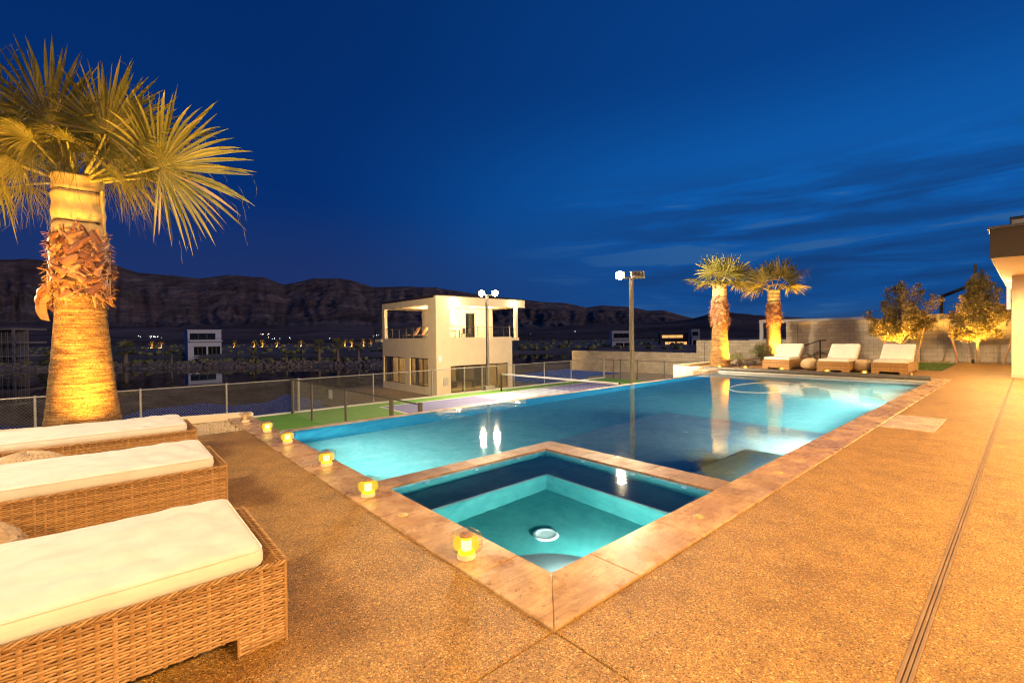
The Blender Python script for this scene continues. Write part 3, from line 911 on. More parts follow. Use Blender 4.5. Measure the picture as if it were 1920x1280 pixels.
# ------------------------------------------------------------------ candle lanterns
def make_lantern():
    t = thing('lantern', (0, 0, 0), 'lantern', 'lantern')
    mb = MB(); mb.lathe([(.001, .0), (.056, .0), (.060, .004), (.060, .030), (.056, .034), (.001, .034)], n=40); mb.build('base', X['base'], t, True, 40)
    mb = MB(); w = .168
    mb.rbox((0, 0, .036+.066), (w, w, .132), .036, (2, 2, 2), None, 1); mb.build('glass', X['lglass'], t)
    mb = MB(); mb.rbox((0, 0, .042+.048), (.132, .132, .092), .030, (2, 2, 2), None, 1); mb.build('glow_shell', X['glow_shell'], t)  # added inner shell that emits the candle glow of the glass
    mb = MB(); mb.lathe([(.001, .0345), (.052, .0345), (.050, .044), (.034, .05)], n=32, cap=False); mb.lathe([(.052, .036), (.052, .046), (.001, .048)], n=32)
    nfl = 48
    mb.lathe([(.027, .046), (.027, .137), (.022, .142), (.001, .143)], n=nfl, fn=lambda r, z, th, i: (r*(1+.05*math.cos(16*th)), z)); 
    cn = mb.build('candle', X['candle'], t, True, 40)
    mb = MB(); mb.lathe([(.030, .052), (.030, .100), (.0275, .115)], n=nfl, fn=lambda r, z, th, i: (r*(1+.05*math.cos(16*th)), z), cap=False); mb.build('glow_core', X['flame'], cn, True)
    mb = MB(); mb.lathe([(.042, .138), (.043, .148), (.035, .154), (.001, .160)], n=32); mb.build('cap', X['stake'], t, True, 40)
    return t
lan = make_lantern()
L = [((.11, .86), 'glowing glass candle lantern on the coping nearest the camera'), ((.13, 2.36), 'glowing glass candle lantern on the left coping, second from the front'),
     ((.21, 3.61), 'glowing glass candle lantern third along the left coping'), ((.21, 5.07), 'glowing glass candle lantern fourth along the left coping'),
     ((.20, 6.07), 'glowing glass candle lantern next to the corner of the vanishing edge'), ((.15, 7.26), 'unlit looking glass lantern at the far tip of the left coping'),
     ((16.75, 6.75), 'lantern at the foot of the first far palm trunk'), ((16.82, 5.78), 'lantern on the far deck between the far palm and the first lounger'),
     ((16.85, 4.52), 'lantern at the right front foot of the far lounger by the palm'), ((16.62, 3.06), 'lantern in front of the middle far lounger'),
     ((16.66, 2.05), 'lantern in front of the pouf beside the last far lounger'), ((16.66, .90), 'pale lantern in front of the far lounger next to the lawn')]
for i, ((x, y), lab) in enumerate(L):
    o = lan if i == 0 else copy_tree(lan)
    o.location = (x, y, .0105 if x < 1 or x < 16.62 else .002); o.rotation_euler = (0, 0, .3*i)
    o['label'] = lab; o['group'] = 'candle lanterns along the pool'
    if i in (5, 11):
        for ch in o.children:
            if ch.name.startswith(('candle', 'glow_shell')):
                ch.data = ch.data.copy(); ch.data.materials.clear(); ch.data.materials.append(X['base'] if ch.name.startswith('candle') else X['lglass'])
                for g2 in ch.children: g2.data = g2.data.copy(); g2.data.materials.clear(); g2.data.materials.append(X['base'])

# ------------------------------------------------------------------ fan palms
def frond(mb, pt, fb, p0, hast, axis, nrm, Rf, nseg=46, span=150, droop=.32, stations=9, rs=None, cup=.22, fibres=14):
    """fan leaf: petiole from p0 to hast, pleated blades spread round axis"""
    rs = rs or random
    a = Vector(axis).normalized(); n = Vector(nrm); n = (n-a*n.dot(a)).normalized(); b = n.cross(a)
    p0 = Vector(p0); hast = Vector(hast)
    mid = (p0+hast)/2+n*.06*(hast-p0).length
    pts = [p0.lerp(mid, t)*(1-t)+mid.lerp(hast, t)*t for t in [i/8 for i in range(9)]]
    pt.tube(pts, [.030-.016*i/8 for i in range(9)] if fibres else [.02-.01*i/8 for i in range(9)], 6)
    dth = 2*R(span)/nseg
    join = .58 if span > 95 else .26
    for k in range(nseg):
        th = -R(span)+dth*(k+.5)
        u = abs(th)/R(span)
        L = Rf*(1-.42*u**2)*rs.uniform(.84, 1.06)
        d = a*math.cos(th)+b*math.sin(th); lat = -a*math.sin(th)+b*math.cos(th)
        dk = (droop+.03)*(.7+.6*u)*rs.uniform(.5, 2.1); tw = rs.uniform(-.6, .6)
        bend = rs.uniform(-.10, .10)
        vs = []; fs = []
        for i in range(stations):
            t = (i/(stations-1))
            r = L*(.03+.97*t)
            if t < join: w = r*dth*(.48 if span > 95 else .40)
            else: w = L*join*dth*(.46 if span > 95 else .40)*(1-(t-join)/(1-join))**.75
            fold = .62*w*(1 if t < join else 1.1)
            g = Vector((0, 0, -1))*dk*L*(max(0, t-.25)**2.2)
            c = hast+d*r-n*(cup*Rf*(u**2)*t)+lat*(bend*L*t*t)+g
            e = (lat*math.cos(tw*t)+n*math.sin(tw*t))
            if i == stations-1:
                vs.append(c)
            else:
                vs += [c-e*w, c+n*fold, c+e*w]
        for i in range(stations-2):
            q = i*3
            fs += [(q, q+1, q+4, q+3), (q+1, q+2, q+5, q+4)]
        q = (stations-2)*3; tip = len(vs)-1
        fs += [(q, q+1, tip), (q+1, q+2, tip)]
        mb.add(vs, fs)
    fb = mb
    for k in range(fibres):
        th = R(span)*rs.uniform(-1, 1); d = a*math.cos(th)+b*math.sin(th)
        s = hast+d*Rf*rs.uniform(.5, .95)
        pts = [s]; v = d*.6+Vector((rs.uniform(-.5, .5), rs.uniform(-.5, .5), -.4))
        for i in range(5):
            v = v*.8+Vector((rs.uniform(-.35, .35), rs.uniform(-.35, .35), -.35)); pts.append(pts[-1]+v.normalized()*Rf*.05)
        fb.tube(pts, .0022, 3, False)

def palm(loc, label, group, hts, radii, leaves, seed, detail=1.0, toward=None, lean=0.0):
    """hts: skirt bottom, skirt top, wrap top; radii: list of (z, r) for the trunk"""
    rs = random.Random(seed)
    x0, y0, z0 = loc
    t = thing('fan_palm', loc, label, 'palm tree', group)
    zs0, zs1, zw = hts
    prof = []
    N = int(150*detail); 
    for i in range(N+1):
        z = zw*i/N; prof.append((fade(radii, z), z))
    ring = {}
    def fn(r, z, th, i):
        rg = ring.setdefault(i, rs.uniform(-1, 1))
        rr = r*(1+.007*rg+.012*mnoise.noise((math.cos(th)*2.2+seed, math.sin(th)*2.2, z*6))+.012*mnoise.noise((math.cos(th)*9+seed, math.sin(th)*9, z*44)))
        return rr, z
    mb = MB(); mb.lathe(prof, loc, int(72*detail), fn); mb.build('trunk', X['trunk'], t, True)
    # skirt of dead leaf bases
    mb = MB(); fb = MB()
    nb = int(330*detail)
    for k in range(nb):
        zz = zs0+.02+(zs1-zs0-.02)*(k/nb)**.9; th = k*2.39996+rs.uniform(-.3, .3)
        r = fade(radii, zz)+.012
        ca, sa = math.cos(th), math.sin(th)
        out = Vector((ca, sa, 0)); tan = Vector((-sa, ca, 0))
        sgn = rs.choice((1, 1, 1, -1)) if zz > zs0+.2 else rs.choice((1, -1))
        lean_ = tan*rs.uniform(-.9, .9)
        Ln = rs.uniform(.10, .30); w = rs.choice((.015, .025, .04, .055, .075))*rs.uniform(.8, 1.2)
        p = Vector((x0, y0, z0+zz))+out*r
        v = (Vector((0, 0, sgn))*rs.uniform(.3, 1)+lean_*1.25+out*rs.uniform(-.05, .16)).normalized()
        curl = rs.choice((-.1, .0, .1, .15, .5))
        vs = []; fs = []; st = 7
        vt, vz = v.dot(tan), v.z; lift = rs.uniform(.004, .03)
        for i in range(st):
            s = i/(st-1); a_ = th+vt*Ln*s/max(.12, r); z_ = zz+vz*Ln*s
            ra = fade(radii, min(max(z_, 0), zs1))+lift+.012+curl*.28*Ln*s**3
            o_ = Vector((math.cos(a_), math.sin(a_), 0)); t_ = Vector((-math.sin(a_), math.cos(a_), 0))
            c = Vector((x0, y0, z0+z_))+o_*ra; vv = (t_*vt+Vector((0, 0, vz))).normalized()
            ww = w*(1-.5*s)*(1.0 if s < .99 else .5); sd = vv.cross(o_).normalized(); cu = .35*w
            vs += [c-sd*ww, c-sd*ww*.45+o_*cu, c+sd*ww*.45+o_*cu, c+sd*ww]
        for i in range(st-1):
            for j in range(3): fs.append((i*4+j, i*4+j+1, i*4+j+5, i*4+j+4))
        mb.add(vs, fs)
    if detail >= .9:      # large hanging leaf bases on the left flank of the skirt
        rl = Vector((-rgt.x, -rgt.y, 0))
        for (o, dz, L_, sw, w) in ((.30, .16, .36, .55, .075), (.32, .10, .42, .25, .08), (.27, .22, .30, .9, .06), (.22, .02, .22, .2, .06)):
            p = Vector((x0, y0, z0+zs0+dz))+rl*o-fwd*.12; v = (Vector((0, 0, -1))+rl*sw).normalized(); out = -fwd
            vs = []; fs = []
            for i in range(8):
                s = i/7; c = p+v*L_*s+rl*.10*math.sin(s*PI); ww = w*(.65+.5*math.sin(s*PI*.8)); sd = v.cross(out).normalized()
                vs += [c-sd*ww, c-sd*ww*.4+out*.03, c+sd*ww*.4+out*.03, c+sd*ww]
            for i in range(7):
                for j in range(3): fs.append((i*4+j, i*4+j+1, i*4+j+5, i*4+j+4))
            mb.add(vs, fs)
    sk = mb.build('leaf_skirt', X['boot'], t, True)
    for k in range(int(700*detail)):
        zz = rs.uniform(zs0-.05, zs1+.02); th = rs.uniform(0, 2*PI); r = fade(radii, zz)+rs.uniform(.0, .03)
        p = Vector((x0+r*math.cos(th), y0+r*math.sin(th), z0+zz)); pts = [p]
        v = Vector((math.cos(th)*.4+rs.uniform(-.7, .7), math.sin(th)*.4+rs.uniform(-.7, .7), rs.uniform(-.8, .6)))
        for i in range(3):
            v += Vector((rs.uniform(-.5, .5), rs.uniform(-.5, .5), rs.uniform(-.5, .2))); pts.append(pts[-1]+v.normalized()*.05)
        fb.tube(pts, .0036, 3, False)
    fb.build('fibres', X['bootfibre'], sk)
    # burlap wrap with two cinched ties
    zc1, zc2 = zs1+(zw-zs1)*.22, zs1+(zw-zs1)*.76
    rw = fade(radii, zs1)*1.06
    prof = []
    for i in range(41):
        z = zs1-.02+(zw+.03-zs1+.02)*i/40
        cin = .075*math.exp(-((z-zc1)/.022)**2)+.075*math.exp(-((z-zc2)/.022)**2)
        prof.append((rw*(1.04-cin+.03*math.sin(i*.5)), z))
    prof.append((rw*.93, zw+.035)); prof.append((rw*.6, zw+.02))
    mb = MB(); mb.lathe(prof, loc, 72, lambda r, z, th, i: (r*(1+.012*mnoise.noise((math.cos(th)*3+seed, math.sin(th)*3, z*4))+.006*math.sin(9*th+z*14)), z+.012*math.sin(3*th+seed)*(1 if i > 3 else -1.5)), cap=False)
    wr = mb.build('burlap_wrap', X['burlap'], t, True)
    for zc in (zc1, zc2):
        mb = MB(); mb.tube([(x0+rw*.985*math.cos(q), y0+rw*.985*math.sin(q), z0+zc+.012*math.sin(3*q+seed)) for q in [2*PI*i/40 for i in range(41)]], .009, 6)
        q = -.75; mb.ico((x0+rw*1.0*math.cos(q), y0+rw*1.0*math.sin(q), z0+zc), .028, (1, 1, .7), .2, (7, 5))
        mb.build('tie', X['strap'], wr, True)
    if detail >= .9:
        q = -.55
        mb = MB(); mb.tube([(x0+(rw*1.03)*math.cos(q+.02*i), y0+(rw*1.03)*math.sin(q+.02*i), z0+zc2+.05-i*.09+(.0 if i < 7 else 0)) for i in range(9)], .03, 8); mb.build('loose_end', X['burlap'], wr, True)
    top = Vector((x0, y0, z0+zw))
    tow = toward if toward is not None else -fwd
    for (h, ax, nm, Rf, dr, sp) in leaves:
        cv = lambda q: rgt*q[0]+UP*q[1]+tow*q[2]
        mb = MB(); pt = MB(); fb = MB()
        hs = top+cv(h); p0 = top+cv((h[0]*.12, -.05, h[2]*.2))
        frond(mb, pt, fb, p0, hs, cv(ax), cv(nm), Rf, int(46*max(.6, detail)), sp, dr, 9 if detail > .8 else 7, rs, fibres=int(16*detail))
        f = mb.build('frond', X['frond'], t, True)
        pt.build('petiole', X['petiole'], f, True)
    if detail >= .9:
        mb = MB()
        for k in range(420):
            u = rs.uniform(-1.2, 1.55); h = rs.uniform(.05, .35)+.42*max(0, 1-abs(u-.1)/1.5)*rs.uniform(.3, 1.1); w_ = rs.uniform(-.25, .45)
            p = top+rgt*u+UP*h+tow*w_; v = (rgt*(u*.55+rs.uniform(-.35, .35))+UP*rs.uniform(-.7, .25)+tow*rs.uniform(-.2, .4)).normalized()
            L_ = rs.uniform(.30, .62); wd = rs.uniform(.004, .011); vs = []; sd = v.cross(tow).normalized()
            for i in range(6):
                q = i/5; c = p+v*L_*q-UP*.55*L_*q*q+sd*.05*math.sin(q*5+k); ww = wd*(1-q)**.6; vs += [c-sd*ww, c+sd*ww+tow*ww*.5]
            mb.add(vs, [(2*i, 2*i+1, 2*i+3, 2*i+2) for i in range(5)])
        mb.build('hanging_strands', X['frond'], t, True)
    return t

BIG = [  # hastula, leaf axis, normal (right, up, toward the viewer), radius, droop, half span
 ((-.03, .68, .35), (-.24, 1, .10), (0, .12, -1), 1.26, .06, 118),
 ((.80, .50, .42), (.36, 1, .12), (.0, .16, -1), 1.12, .07, 112),
 ((1.46, .06, .32), (1, .26, .1), (0, .30, -1), 1.42, .16, 112),
 ((-.88, .55, .15), (-.75, .85, .1), (.1, .25, -1), 1.28, .10, 116),
 ((-.95, .25, .30), (-1, .05, .2), (0, .6, -.8), 1.15, .34, 110),
 ((.15, .90, -.30), (.15, 1, -.3), (0, .3, 1), 1.10, .10, 110),
 ((.75, .62, -.45), (.8, .6, -.4), (-.3, .7, .5), 1.15, .2, 110),
 ((-.55, .75, -.50), (-.6, .8, -.5), (.3, .7, .5), 1.25, .2, 110),
 ((.62, .10, .22), (.9, -.45, .35), (.2, .8, -.5), .95, .55, 80),
 ((.95, .12, -.25), (1, -.25, -.3), (0, 1, -.2), 1.05, .45, 90),
 ((-.62, .16, .22), (-.8, -.35, .35), (-.2, .8, -.5), .95, .55, 85),
 ((-.20, .42, .45), (-.3, .35, .6), (0, .8, -.6), .60, .5, 100),
 ((.28, .40, .45), (.35, .2, .6), (0, .8, -.6), .55, .6, 100),
 ((-1.1, .05, -.3), (-1, -.25, -.4), (0, 1, .2), 1.05, .5, 95),
 ((.22, .48, .34), (.30, -.9, .35), (.2, .3, -1), .80, .25, 85),
 ((-.30, .50, .32), (-.35, -.9, .3), (-.2, .3, -1), .85, .25, 88),
 ((-.78, .42, .2), (-.6, -.8, .2), (-.2, .3, -1), .85, .3, 88),
 ((.72, .36, .28), (.5, -.9, .25), (.2, .3, -1), .80, .3, 85),
 ((1.10, .26, .2), (.75, -.75, .2), (.2, .3, -1), .85, .3, 80),
 ((.0, .30, -.35), (.0, -.5, -.6), (0, .6, .8), .8, .4, 88),
 ((.10, .50, -.10), (.05, 1, .05), (0, .2, -1), .95, .1, 118),
 ((.85, .48, .05), (.8, .75, .05), (0, .3, -1), 1.05, .15, 112),
 ((-.70, .55, .0), (-.5, .9, .0), (0, .3, -1), 1.0, .12, 116),
 ((-.35, .30, -.2), (-.6, .5, -.3), (0, .6, -.6), .95, .3, 112),
 ((.40, .30, -.15), (.7, .4, -.3), (0, .6, -.6), .95, .3, 112),
 ((.45, .30, -.30), (.6, -.5, -.5), (.2, .6, .8), .9, .4, 88),
 ((-.5, .30, -.30), (-.6, -.5, -.5), (-.2, .6, .8), .9, .4, 88),
]
bigp = palm((-1.86, 7.92, 0), 'huge floodlit fan palm with shaggy brown skirt and burlap-wrapped neck beside the near loungers', 'uplit fan palms around the pool',
     (2.03, 2.97, 3.80), [(0, .455), (.12, .445), (.5, .40), (1.0, .355), (1.6, .305), (2.0, .28), (2.4, .30), (3.0, .27), (3.8, .262)], BIG, 3, 1.0)
P2 = [((-.35, .45, .25), (-.55, 1, .1), (0, .2, -1), .98, 0.11, 120), ((.22, .45, .3), (.35, 1, .1), (0, .2, -1), .95, 0.11, 115), ((-.05, .25, .5), (-.1, .7, .6), (0, .7, -.7), .85, 0.19, 120),
      ((.55, .3, .2), (.9, .55, .1), (0, .4, -1), .95, 0.17, 110), ((-.5, .1, .3), (-.9, -.15, .4), (0, 1, -.3), .75, 0.30, 115), ((.62, .05, .25), (1, -.2, .3), (0, 1, -.3), .80, 0.33, 115),
      ((.1, .55, -.35), (.1, 1, -.3), (0, .3, 1), .85, 0.11, 110), ((.2, .08, .5), (.4, -.3, .8), (0, 1, 0), .6, 0.33, 110), ((-.2, .08, .5), (-.3, -.3, .8), (0, 1, 0), .6, 0.33, 110), ((.6, .2, -.5), (.8, .2, -.7), (0, 1, .3), .9, 0.22, 115), ((-.6, .2, -.4), (-.8, .3, -.6), (0, 1, .3), .8, 0.22, 115)]
P3 = [((-.55, 0.47, .25), (-.75, .75, .1), (0, .3, -1), 1.15, 0.17, 118), ((.15, 0.72, .3), (.15, 1, .1), (0, .2, -1), 1.15, 0.10, 120), ((.55, 0.57, .2), (.7, .8, .1), (0, .4, -1), 1.1, 0.14, 115),
      ((.95, 0.62, .0), (1, .45, 0), (0, 1, -.6), 1.2, 0.11, 75), ((-.9, 0.22, .3), (-1, -.1, .3), (0, 1, -.5), 1.1, 0.25, 118), ((.6, 0.22, .35), (.8, -.1, .5), (0, 1, -.3), .95, 0.28, 118),
      ((-.2, 0.27, .6), (-.3, .0, 1), (0, 1, 0), .8, 0.33, 115), ((.1, 0.82, -.35), (.1, 1, -.3), (0, .3, 1), 1.1, 0.11, 110), ((-.6, 0.72, -.4), (-.6, .8, -.4), (.2, .5, .8), 1.1, 0.14, 110), ((.3, 0.22, .5), (.4, -.3, .8), (0, 1, 0), .7, 0.33, 110), ((-.85, 0.42, -.4), (-1, .3, -.5), (0, 1, .3), 1.1, 0.22, 115)]
palm((17.85, 7.22, 0), 'floodlit fan palm standing right at the far end of the pool', 'uplit fan palms around the pool', (1.78, 2.80, 3.46), [(0, .405), (.3, .385), (.9, .335), (1.5, .305), (1.8, .29), (2.3, .305), (2.8, .255), (3.5, .24)], P2, 11, .7)
palm((24.3, 7.32, 0), 'floodlit fan palm with wide crown behind the first far lounger', 'uplit fan palms around the pool', (1.80, 2.90, 3.55), [(0, .42), (.3, .40), (.9, .35), (1.5, .32), (1.8, .305), (2.3, .32), (2.9, .275), (3.55, .26)], P3, 23, .7)
tp = Vector((-1.86, 7.92, 3.80))
rp = MB(); a0 = tp-rgt*.30-fwd*.15+UP*.02; rp.tube([a0, a0-rgt*1.25+UP*.82-fwd*.1, a0-rgt*2.5+UP*1.66-fwd*.2], .011, 6)
tag(rp.build('guy_rope', X['white'], None, True), 'taut pale rope running up from the neck of the big palm', 'rope')

# ------------------------------------------------------------------ sport court, net, fences, floodlight poles
mb = MB(); mb.box((.95, 6.7, -1.52), (22.35, 16.72, -1.35)); tag(mb.build('court', X['court_g']), kind='structure')
X['court_k'] = mat('court_light_blue', (.40, .46, .62), (.46, .52, .68), 2, .7)
mb = MB()
for (a, b) in ((6.5, 11.07), (15.33, 19.9)): mb.box((a, 9.47, -1.36), (b, 15.57, -1.346))
tag(mb.build('court_paint', X['court_b']), kind='structure')
mb = MB(); mb.box((11.07, 9.47, -1.36), (15.33, 15.57, -1.346)); tag(mb.build('kitchen_paint', X['court_k']), kind='structure')
mb = MB(); w = .05
for (a, b, c, d) in ((6.45, 15.54, 19.95, 15.62), (6.45, 9.42, 19.95, 9.5), (6.46, 9.5, 6.54, 15.54), (19.87, 9.5, 19.95, 15.54), (11.03, 9.5, 11.11, 15.54), (15.29, 9.5, 15.37, 15.54), (6.54, 12.49, 11.03, 12.55), (15.37, 12.49, 19.87, 12.55)):
    mb.box((a, b, -1.355), (c, d, -1.342))
mb.box((.95, 16.60, -1.36), (22.35, 16.72, -1.30)); mb.box((.95, 6.63, -1.4), (22.35, 6.75, -.30))
tag(mb.build('court_lines', X['line']), kind='structure')
mb = MB(); mb.box((22.35, 6.0, -1.5), (27.4, 18.0, -1.36)); tag(mb.build('dirt_yard', mat('tan_dirt', (.36, .28, .19), (.46, .37, .26), 2, .95, .3, 60)), kind='structure')

t = thing('court_net', (13.2, 12.5, -1.35), 'low court net with a white top tape across the purple court', 'net')
mb = MB(); mb.bbox((13.18, 9.05, -.53), (13.23, 16.05, -.455), .004); mb.build('top_tape', X['white'], t)
for y in (9.0, 16.1):
    mb = MB(); mb.tube([(13.2, y, -1.35), (13.2, y, -.43)], .045, 12); mb.build('post', X['black'], t, True, 40)
mb = MB()
y = 9.05
while y < 16.05: mb.box((13.203, y, -1.32), (13.207, y+.006, -.53)); y += .07
z = -1.32
while z < -.53: mb.box((13.2035, 9.05, z), (13.2065, 16.05, z+.006)); z += .07
mb.build('mesh', X['black'], t)

def fence(A, B, z0, z1, posts, label, post_r=.03, mesh_r=.0023, pitch=.085, pm=None, big=()):
    A = Vector((A[0], A[1], 0)); B = Vector((B[0], B[1], 0)); L = (B-A).length; d = (B-A)/L
    pm = pm or X['galv']
    t = thing('chain_link_fence', (A.x, A.y, z0), label, 'fence', 'chain link fences round the court')
    h = z1-z0
    mb = MB(); nrm = Vector((-d.y, d.x, 0))
    s = -h
    def seg(p, q, o):
        dd = (q-p).normalized(); e = Vector((0, 0, 1)).cross(dd); e = nrm; f = dd.cross(e)
        vs = [p+nrm*o+f*mesh_r, p+nrm*o-f*mesh_r*.6+e*mesh_r, p+nrm*o-f*mesh_r*.6-e*mesh_r, q+nrm*o+f*mesh_r, q+nrm*o-f*mesh_r*.6+e*mesh_r, q+nrm*o-f*mesh_r*.6-e*mesh_r]
        mb.add(vs, [(0, 1, 4, 3), (1, 2, 5, 4), (2, 0, 3, 5)])
    while s < L:
        for sg in (1, -1):
            a0, a1 = (s, s+h) if sg > 0 else (s+h, s)
            za, zb = z0, z1
            pa, pb = a0, a1
            # clip to 0..L
            lo, hi = min(pa, pb), max(pa, pb)
            t0, t1 = 0.0, 1.0
            if pb != pa:
                for lim, side in ((0, -1), (L, 1)):
                    tt = (lim-pa)/(pb-pa)
                    if side < 0:
                        if pa < 0 and pb > 0: t0 = max(t0, tt)
                        elif pb < 0 and pa > 0: t1 = min(t1, tt)
                        elif pa <= 0 and pb <= 0: t1 = -1
                    else:
                        if pa > L and pb < L: t0 = max(t0, tt)
                        elif pb > L and pa < L: t1 = min(t1, tt)
                        elif pa >= L and pb >= L: t1 = -1
            if t1 > t0:
                P = lambda q: A+d*(pa+(pb-pa)*q)+Vector((0, 0, za+(zb-za)*q))
                seg(P(t0), P(t1), .004*sg)
        s += pitch
    mb.build('wire_mesh', X['wire'], t)
    mb = MB(); mb.tube([A+Vector((0, 0, z1+.005)), B+Vector((0, 0, z1+.005))], .020, 8); mb.build('top_rail', pm, t, True, 40)
    for k, s in enumerate(posts):
        p = A+d*s; r_ = .055 if k in big else post_r
        mb = MB(); mb.tube([p+Vector((0, 0, z0-.02)), p+Vector((0, 0, z1+.02))], r_, 12); mb.lathe([(r_*1.2, 0), (r_*1.25, .012), (r_*.8, .03), (.001, .036)], (p.x, p.y, z1+.02), 12)
        mb.build('post', pm, t, True, 40)
    return t
X['post_dark'] = mat('dark_fence_post', (.075, .06, .045), (.11, .09, .07), 8, .5)
fence((-9.0, 16.66), (22.3, 16.66), -1.35, -.12, [1.4, 3.6, 5.89, 8.15, 10.43, 12.74, 15.7, 18.53, 20.35, 21.42, 23.56, 25.85, 28.12, 31.3], 'long chain link fence along the lake side of the court', big=(5, 13))
fence((3.50, 16.60), (3.62, 7.45), -1.35, -.10, [.06, 2.1, 4.95, 7.75, 9.1], 'chain link fence branching from the long fence toward the pool edge', pm=X['post_dark'], big=(0, 3, 4), post_r=.035, mesh_r=.0021)
fence((22.3, 16.60), (22.3, 7.0), -1.35, -.17, [.7, 1.2, 2.4, 4.2, 6.2, 8.2], 'chain link fence at the far end of the court before the block wall', pm=X['post_dark'])
sg = MB(); sg.bbox((3.50, 12.55, -.45), (3.52, 12.83, -.17), .01)
tag(sg.build('blank_sign', X['grey']), 'small pale blank plate hung on the branching fence', 'sign')

def flood_pole(x, y, label, heads, cross):
    t = thing('floodlight_pole', (x, y, -1.35), label, 'light pole', 'floodlight poles at the court')
    mb = MB(); mb.bbox((x-.062, y-.062, -1.2), (x+.062, y+.062, 3.52), .012); mb.build('mast', X['pole'], t)
    mb = MB(); mb.bbox((x-.3, y-.22, -1.35), (x+.3, y+.22, -1.12), .03); mb.build('footing', X['concrete'], t)
    a, b = cross
    mb = MB(); p = Vector((x, y, 3.50)); mb.tube([p+rgt*a, p+rgt*b], .04, 8); mb.build('crossbar', X['pole'], t)
    for (off, dirv, bulb, big) in heads:
        p = Vector((x, y, 3.60))+rgt*off; d = Vector(dirv).normalized(); q = d.to_track_quat('Z', 'Y')
        def tr(m):
            m.v = [tuple(p+q @ Vector(v)) for v in m.v]; return m
        m = MB(); m.rbox((0, 0, -.03), (.34, .28, .09), .02, (1, 1, 1)); 
        for k in range(5): m.box((-.10+.05*k-.006, -.08, -.12), (-.10+.05*k+.006, .08, -.07))
        tr(m); h = m.build('floodlight', X['galv'], t)
        m = MB(); m.box((-.02, -.02, -.18), (.02, .02, -.11)); tr(m); m.build('bracket', X['pole'], h)
        m = MB(); m.lathe([(.150, .014), (.145, .03), (.11, .055), (.06, .07), (.001, .075)], n=24); tr(m); m.build('lens', X['bulb'] if bulb else X['grey'], h, True)
    return t
tc1 = (CAM-Vector((13, 16.9, 3.6))).normalized()
flood_pole(13.0, 16.92, 'tall floodlight pole in front of the modern villa, lamps lit', [(-.27, (tc1.x, tc1.y, -.12), True, 1), (.42, (tc1.x+.35, tc1.y, -.2), True, 0)], (-.3, .45))
tc2 = (CAM-Vector((13, 8.3, 3.6))).normalized()
flood_pole(13.0, 8.3, 'tall floodlight pole between the villa and the far palms', [(-.42, (tc2.x-.1, tc2.y+.1, -.12), True, 1), (.12, (.3, .9, -.35), False, 0), (.32, (.6, .6, -.35), False, 0)], (-.35, .36))

# ------------------------------------------------------------------ modern villa on the lake
def wall_open(mb, axis, f0, f1, a0, a1, z0, z1, ops):
    A = sorted({a0, a1, *[o[0] for o in ops], *[o[1] for o in ops]}); Z = sorted({z0, z1, *[o[2] for o in ops], *[o[3] for o in ops]})
    A = [q for q in A if a0 <= q <= a1]; Z = [q for q in Z if z0 <= q <= z1]
    inside = lambda a, z: any(o[0] < a < o[1] and o[2] < z < o[3] for o in ops)
    # merge cells along z in each column to keep the faces few
    for i in range(len(A)-1):
        run = None
        for j in range(len(Z)):
            solid = j < len(Z)-1 and not inside((A[i]+A[i+1])/2, (Z[j]+Z[j+1])/2)
            if solid and run is None: run = Z[j]
            if not solid and run is not None:
                if axis == 'x': mb.box((f0, A[i], run), (f1, A[i+1], Z[j]))
                else: mb.box((A[i], f0, run), (A[i+1], f1, Z[j]))
                run = None
H0 = Vector((19.40, 32.05, -3.65))
villa = thing('villa', H0, 'modern two storey cream villa with open roof terrace lit at night', 'house')
def hb(m): m.v = [tuple(Vector(v)+H0) for v in m.v]; return m
m = MB()
wall_open(m, 'x', 0, .3, .3, 10.2, -.4, 8.45, [(1.36, 9.68, 4.95, 7.88), (5.6, 9.95, .63, 3.2), (1.41, 4.65, .63, 3.19)])
wall_open(m, 'y', 0, .3, 0, 10.38, -.4, 8.60, [(1.43, 10.6, 4.99, 7.86), (1.43, 8.1, .12, 2.5), (8.62, 10.6, -1, 7.86)])
m.box((8.62, 1.0, -.4), (9.45, 10.2, 4.5)); m.box((.3, 9.95, -.4), (8.62, 10.2, 4.7))
hb(m).build('wall', X['house_wall'], villa)
m = MB(); m.box((.3, .3, 4.62), (9.5, 11.65, 4.90)); m.box((-.12, 10.2, 4.62), (.3, 11.65, 4.90)); m.box((8.62, .05, 4.62), (9.6, .3, 4.90)); hb(m).build('floor_slab', X['house_wall'], villa)
m = MB(); m.box((.3, .3, 7.87), (10.38, 10.2, 8.0)); hb(m).build('terrace_ceiling', X['soffit'], villa)
m = MB(); m.box((-.06, -.06, 8.602), (10.45, 10.3, 8.68)); m.box((-.05, .3, 8.45), (.31, 10.25, 8.602)); hb(m).build('roof', X['bronze'], villa)
m = MB(); m.box((9.12, .02, 4.90), (9.42, .32, 7.86)); hb(m).build('column', X['house_wall'], villa)
m = MB(); m.box((4.6, 4.0, 4.9), (9.45, 4.2, 7.87)); m.box((4.6, 4.2, 4.9), (4.8, 10.2, 7.87)); m.box((9.25, 4.2, 4.9), (9.45, 10.2, 7.87)); hb(m).build('upper_room', X['house_wall'], villa)
for (a, b, c) in (((5.95, 3.94, 4.92), (7.05, 3.998, 7.35), 'door'), ((4.54, 5.3, 4.92), (4.598, 6.9, 7.35), 'door')):
    m = MB(); m.bbox(a, b, .01); o = hb(m).build(c, X['darkglass'], villa)
    m = MB(); a_, b_ = Vector(a), Vector(b)
    m.box((a_.x-.05, a_.y+.01, b_.z), (b_.x+.05, b_.y+.0, b_.z+.06)); hb(m).build('door_frame', X['bronze'], o)
